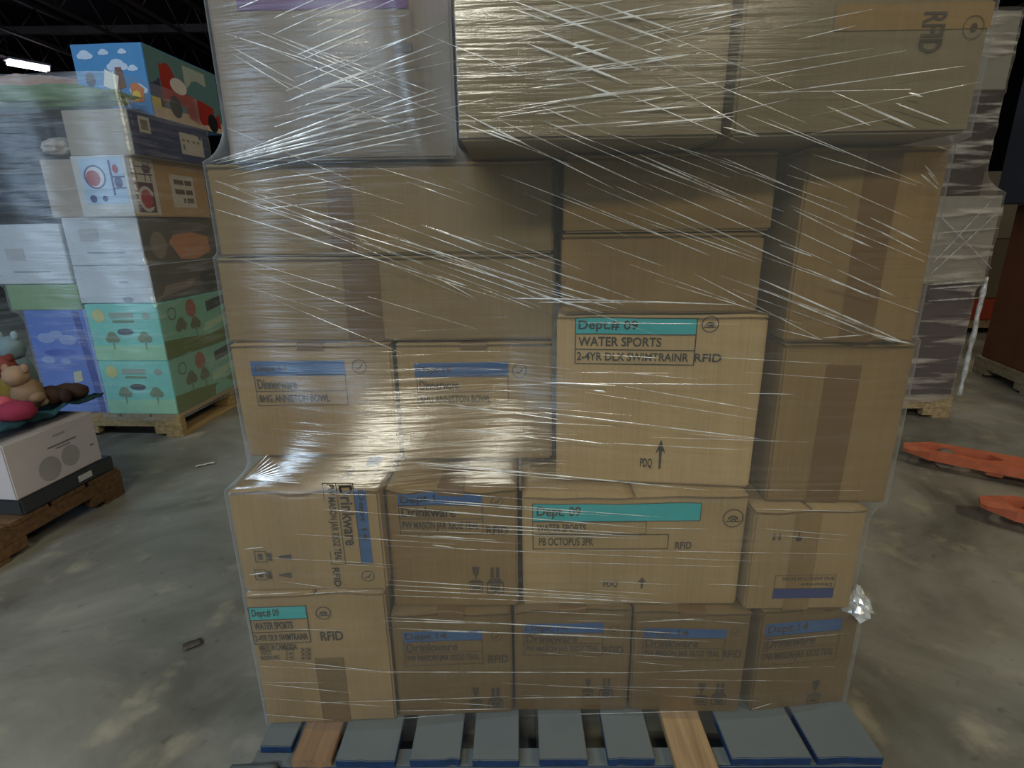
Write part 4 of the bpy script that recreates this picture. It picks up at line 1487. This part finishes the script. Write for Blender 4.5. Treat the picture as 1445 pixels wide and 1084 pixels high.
pr.rect(.0, .122, .06, .125, 1)
pr.rect(.0, .17, .05, .176, 0)
pr.rect(.14, .075, .155, .08, 1)
wb.put(pr, 'printed_picture')
KN = flat((70, 112, 122), .9, .15)


def soft(P_, label, body, parts_, name='soft_toy'):
    r_ = empty(name, P_, 0, label, 'soft toy')
    for nm, off, rr, cl, sd in parts_:
        o = lumpy(nm, off, rr[0], rr[1], rr[2], flat(cl, .95, .12), parent=r_, amp=.12, seed=sd, sub=3, flat_b=False)
    return r_


q = AL.xy(.20, .28)
bm = bmesh.new()
nx, ny = 24, 20
gr = [[bm.verts.new((-.24 + .5 * i / nx, -.25 + .5 * j / ny, .03 + .03 * noise.noise(Vector((i * .22, j * .25, 2))) + .012 * noise.noise(Vector((i * .6, j * .6, 4))))) for j in range(ny + 1)] for i in range(nx + 1)]
for i in range(nx):
    for j in range(ny):
        bm.faces.new((gr[i][j], gr[i + 1][j], gr[i + 1][j + 1], gr[i][j + 1]))
bmesh.ops.solidify(bm, geom=bm.faces[:], thickness=.02)
bl_o = obj('blanket', bm, KN, None, True)
bl_o.location = (q[0], q[1], .41)
bl_o.rotation_euler = (0, 0, AYAW)
tag(bl_o, 'teal blanket spread over the top of the white carton', 'blanket')
q = at_y(83, 568, 2.05)
soft((q.x, q.y, .455), 'brown soft toy dog with cream muzzle lying on the teal blanket', None, [('body', (0, .06, .02), (.07, .06, .035), (66, 48, 40), 1), ('head', (-.01, -.02, .03), (.055, .045, .038), (66, 48, 40), 2), ('muzzle', (-.015, -.058, .022), (.03, .022, .022), (190, 164, 134), 3),
                                                                                                 ('ear', (-.062, -.02, .022), (.018, .02, .03), (58, 42, 40), 4), ('ear', (.05, -.02, .03), (.02, .02, .03), (58, 42, 40), 5), ('nose', (-.016, -.08, .026), (.009, .006, .007), (36, 28, 28), 6)])
q = at_y(40, 555, 1.98)
soft((q.x, q.y, .45), 'beige soft toy leaning between the pink and the brown toys', None, [('body', (0, 0, .055), (.055, .05, .065), (140, 116, 94), 7), ('head', (-.01, -.02, .135), (.042, .04, .04), (160, 132, 108), 8), ('ear', (-.04, -.02, .165), (.015, .01, .018), (150, 120, 98), 9), ('ear', (.03, -.02, .165), (.015, .01, .018), (150, 120, 98), 10), ('arm', (.05, -.02, .05), (.022, .03, .02), (140, 116, 94), 11)])
q = at_y(22, 580, 1.86)
soft((q.x, q.y, .45), 'pinkish red knitted soft toy at the left edge of the blanket', None, [('body', (0, 0, .03), (.065, .055, .04), (150, 52, 76), 12), ('head', (-.05, .01, .05), (.035, .035, .035), (196, 92, 104), 13)])
q = at_y(10, 520, 2.0)
soft((q.x, q.y, .46), 'yellow and dark red soft toy standing at the left picture edge', None, [('body', (0, 0, .06), (.045, .045, .07), (130, 108, 50), 14), ('head', (0, -.01, .155), (.04, .04, .042), (128, 64, 58), 15), ('ear', (.03, -.01, .19), (.014, .012, .016), (110, 54, 50), 16)])
q = at_y(22, 505, 2.12)
soft((q.x, q.y, .46), 'pale grey blue tall soft toy behind the beige one', None, [('body', (0, 0, .08), (.055, .05, .095), (112, 134, 142), 17), ('head', (0, -.01, .20), (.05, .045, .05), (118, 140, 148), 18), ('ear', (-.03, -.01, .25), (.014, .012, .02), (140, 160, 168), 19), ('ear', (.03, -.01, .25), (.014, .012, .02), (140, 160, 168), 20)])

# ------------------------------------------------------------------ right: wrapped tower
PLUM = flat((78, 66, 74), .5)
MID = flat((150, 144, 134), .5)
plain_pallet('pallet', (1.90, 3.42, 0), 0, 1.22, 1.02, 'pale wooden pallet under the plum coloured wrapped cartons at right', wood('pale_pallet_wood', (178, 158, 122)))
CR = Load((2.50, 2.92, 0), 0)
lbox(CR, 'right', 'plum grey carton at the foot of the wrapped tower at right', -.62, -.0, .0, .131, .47, .6, PLUM, seed=51)
lbox(CR, 'right', 'plum grey carton second from the floor in the right tower', -.62, -.0, .0, .472, .765, .6, PLUM, seed=52)
lbox(CR, 'right', 'grey carton with crossed film folds, third up in the right tower', -.62, .02, -.02, .768, 1.21, .6, MID, seed=53)
DKW = flat((50, 40, 38), .5)
lbox(CR, 'right', 'dark brown grey carton wrapped in streaky film, in upper right tower', -.66, -.07, .02, 1.213, 1.70, .56, DKW, seed=54)
lbox(CR, 'right', 'pale carton wrapped in film, topmost of the right tower', -.66, -.06, .02, 1.702, 2.04, .56, flat((140, 134, 122), .5), seed=55)
RFILM = film_mat('right_tower_film', haze=.10, streak=2.2, gloss=.10, rough=.2, sc=(3, 3, 30), rot=-.1, bump=.9, milk=(.80, .74, .68))
rw_ = empty('stretch_wrap', (2.2, 3.2, .1), 0, 'milky stretch film around the narrow right hand tower', 'stretch film')
fo, _ = membrane('film_sheet', STACK['right'], (2.19, 3.2), .1, 2.05, 200, 100, .008, RFILM, None, 300, .3, .007, 4)
fo.parent = rw_
fo.matrix_parent_inverse = Matrix.Translation((-2.2, -3.2, -.1))
bm = bmesh.new()
pts = [Vector((2.53 + .012 * noise.noise(Vector((0, 0, z * 9))) , 2.90, z)) for z in np.linspace(.14, .80, 26)]
sweep(bm, pts, [.012 + .007 * noise.noise(Vector((3, 1, z.z * 16))) for z in pts], 6)
tw_o = obj('twisted_film_rope', bm, crease_mat('twisted_film', .8, .3, .35), rw_)
tw_o.matrix_parent_inverse = Matrix.Translation((-2.2, -3.2, -.1))
cb = bmesh.new()
for a in ((1312, 388, 1412, 296), (1316, 372, 1400, 282), (1318, 296, 1400, 380), (1310, 402, 1390, 396), (1312, 408, 1388, 402), (1310, 425, 1386, 420), (1314, 330, 1410, 322)):
    pts = [at_y(a[0] + (a[2] - a[0]) * t, a[1] + (a[3] - a[1]) * t, 2.885) for t in np.linspace(0, 1, 10)]
    sweep(cb, pts, [.0016 + .004 * math.sin(math.pi * t) for t in np.linspace(0, 1, 10)], 5)
o = obj('crease_lines', cb, crease_mat('right_creases', .4, .3, .4), rw_)
o.matrix_parent_inverse = Matrix.Translation((-2.2, -3.2, -.1))

# ------------------------------------------------------------------ far right: brown load and a tower behind it
DY = math.radians(-104)
pD = Vector((3.42, 3.86, 0))
uD = Vector((math.cos(DY), math.sin(DY), 0))
vD = Vector((-uD.y, uD.x, 0))
cD = pD + uD * .6 + vD * .5
rD = plain_pallet('pallet', (cD.x, cD.y, 0), DY, 1.2, 1.0, 'pale pallet under the tilted brown load at the right edge', wood('pale_grey_pallet_wood', (150, 138, 112)))
DL = Load(pD, DY)
Carton(None, 'big dark brown carton on the pale pallet at the right picture edge', DL.xy(.03, .02), DL.xy(1.15, .02), .132, 1.18, .9, cardboard('dark_brown_cardboard', (104, 66, 46)), seam='x', tape_top=False, seed=61, lean=.0)
Carton(None, 'blue black carton standing on the big dark brown one', DL.xy(-.02, -.09), DL.xy(1.1, -.09), 1.183, 2.1, .85, flat((62, 66, 78), .5), flaps=False, tape_top=False, seed=62)
plain_pallet('pallet', (4.9, 5.7, 0), 0, 1.2, 1.0, 'far pallet behind the right tower under brownish wrapped cartons', OLDW)
for z0, z1, cl, lab in ((.132, .34, (150, 62, 46), 'red box low on the far pallet, seen past the right tower'), (.342, .9, (104, 94, 82), 'brownish wrapped carton standing on the low red box'), (.902, 1.5, (122, 114, 102), 'grey brown wrapped carton topmost on the far pallet')):
    Carton(None, lab, (4.32, 5.24), (5.45, 5.24), z0 + .003, z1, .9, flat(cl, .4), flaps=False, tape_top=False, seed=z0 * 9)

# ------------------------------------------------------------------ orange pallet truck
ORANGE = flat((198, 108, 76), .45, .2, .5)
tip = at_z(1276, 624, .085)
tip2 = at_z(1384, 700, .085)
dirf = Vector((.80, -.60, 0)).normalized()
side = Vector((-dirf.y, dirf.x, 0))
jk = empty('pallet_truck', (tip.x, tip.y, 0), math.atan2(dirf.y, dirf.x), 'scuffed orange pallet truck, its two forks pointing left on the floor', 'pallet truck')


def fork_bm():
    bm = bmesh.new()
    lo_o = [(0, .08), (0, .045), (.02, .03), (.10, .006), (.22, 0), (1.15, 0), (1.15, .08)]
    lo_h = [(.075, .08), (.09, .040), (.31, .040), (.36, .08)]
    zt, zb = .085, .045

    def lift(x_, z_):
        return z_ - (.014 if x_ < .03 else 0) if z_ == zt else z_ + (.010 if x_ < .03 else 0)
    for fl in (False, True):
        m_ = (lambda p_: (p_[0], .16 - p_[1])) if fl else (lambda p_: p_)
        O_ = [m_(p_) for p_ in lo_o]
        H_ = [m_(p_) for p_ in lo_h]
        loop = O_ + H_[::-1]
        T_ = [bm.verts.new((x_, y_, lift(x_, zt))) for x_, y_ in loop]
        B_ = [bm.verts.new((x_, y_, lift(x_, zb))) for x_, y_ in loop]
        bm.faces.new(T_)
        bm.faces.new(B_[::-1])
        no = len(O_)
        for i in range(len(loop)):
            if i in (no - 1, len(loop) - 1):       # the cut along the middle stays open
                continue
            i2 = (i + 1) % len(loop)
            bm.faces.new((B_[i], B_[i2], T_[i2], T_[i]))
    bmesh.ops.remove_doubles(bm, verts=bm.verts[:], dist=.0001)
    bmesh.ops.recalc_face_normals(bm, faces=bm.faces[:])
    return bm


off2 = (tip2 - tip)
fx2, fy2 = off2.dot(dirf), off2.dot(side)
ROLLER = flat((136, 122, 112), .5)
for fx, fy in ((0, -.08), (fx2, fy2 - .08)):
    f_ = obj('fork', fork_bm(), ORANGE, jk)
    f_.location = (fx, fy, 0)
    bm = bmesh.new()
    for xx in (.16,):
        sweep(bm, [(xx, .047, .042), (xx, .05, .042), (xx, .11, .042), (xx, .113, .042)], [.036, .04, .04, .036], 16)
    obj('load_roller', bm, ROLLER, f_)
    obj('cross_tube', boxbm(.30, .36, .01, .15, .025, .05, bevel=.004), ORANGE, f_)
ym = fy2 / 2
bm = boxbm(1.12, 1.30, min(fy2 - .09, 0), .09, .05, .40, bevel=.02)
obj('frame', bm, ORANGE, jk)
bm = bmesh.new()
sweep(bm, [(1.36, ym, .3), (1.62, ym, 1.05), (1.66, ym, 1.15)], .02, 10)
sweep(bm, [(1.66, ym - .14, 1.2), (1.66, ym - .12, 1.15), (1.66, ym + .12, 1.15), (1.66, ym + .14, 1.2)], .014, 8)
sweep(bm, [(1.25, ym, .3), (1.38, ym, .3)], .05, 12)
obj('handle', bm, flat((40, 40, 42), .5), jk)
bm = bmesh.new()
for s in (-.07, .02):
    sweep(bm, [(1.36, ym + s, .09), (1.36, ym + s + .05, .09)], .09, 20)
obj('steer_wheel', bm, ROLLER, jk)

# ------------------------------------------------------------------ litter on the floor
for x_, y_, rot, ln, wd, cl, nm, lab in ((290, 657, .5, .085, .016, (222, 216, 202), 'film_scrap', 'thin white scrap of film on the floor left of the stack'),
                                         (272, 912, .6, .045, .026, (84, 76, 64), 'dirt_scrap', 'small dark brown scrap on the floor at lower left')):
    p = at_z(x_, y_, .0)
    bm = boxbm(-ln / 2, ln / 2, -wd / 2, wd / 2, .001, .005, bevel=.001, cuts=5)
    for v in bm.verts:
        v.co.z += .004 * (1 + noise.noise(Vector((v.co.x * 60, v.co.y * 60, x_))))
        v.co.y += .012 * noise.noise(Vector((v.co.x * 30, 3, x_)))
    bmesh.ops.recalc_face_normals(bm, faces=bm.faces[:])
    o = obj(nm, bm, flat(cl, .5), None, True)
    o.location = (p.x, p.y, 0)
    o.rotation_euler = (0, 0, rot)
    tag(o, lab, 'litter')

# ------------------------------------------------------------------ groups of repeats
for key, grp in (('four brown Drinkware cartons', 'brown Drinkware cartons in the bottom row'), ('Dinnerware label', 'brown Dinnerware cartons in the third row'),
                 ('of two taped alike', 'long plain taped cartons at the left'), ('teal box printed', 'teal picture boxes on the left pallet'),
                 ('white box resting', 'white boxes in the left load'), ('white box below', 'white boxes in the left load'), ('white box at the far', 'white boxes in the left load'),
                 ('soft toy', 'soft toys on the teal blanket'), ('plum grey carton', 'plum grey cartons of the right tower')):
    for o in COL.objects:
        if o.parent is None and key in str(o.get('label', '')):
            o['group'] = grp
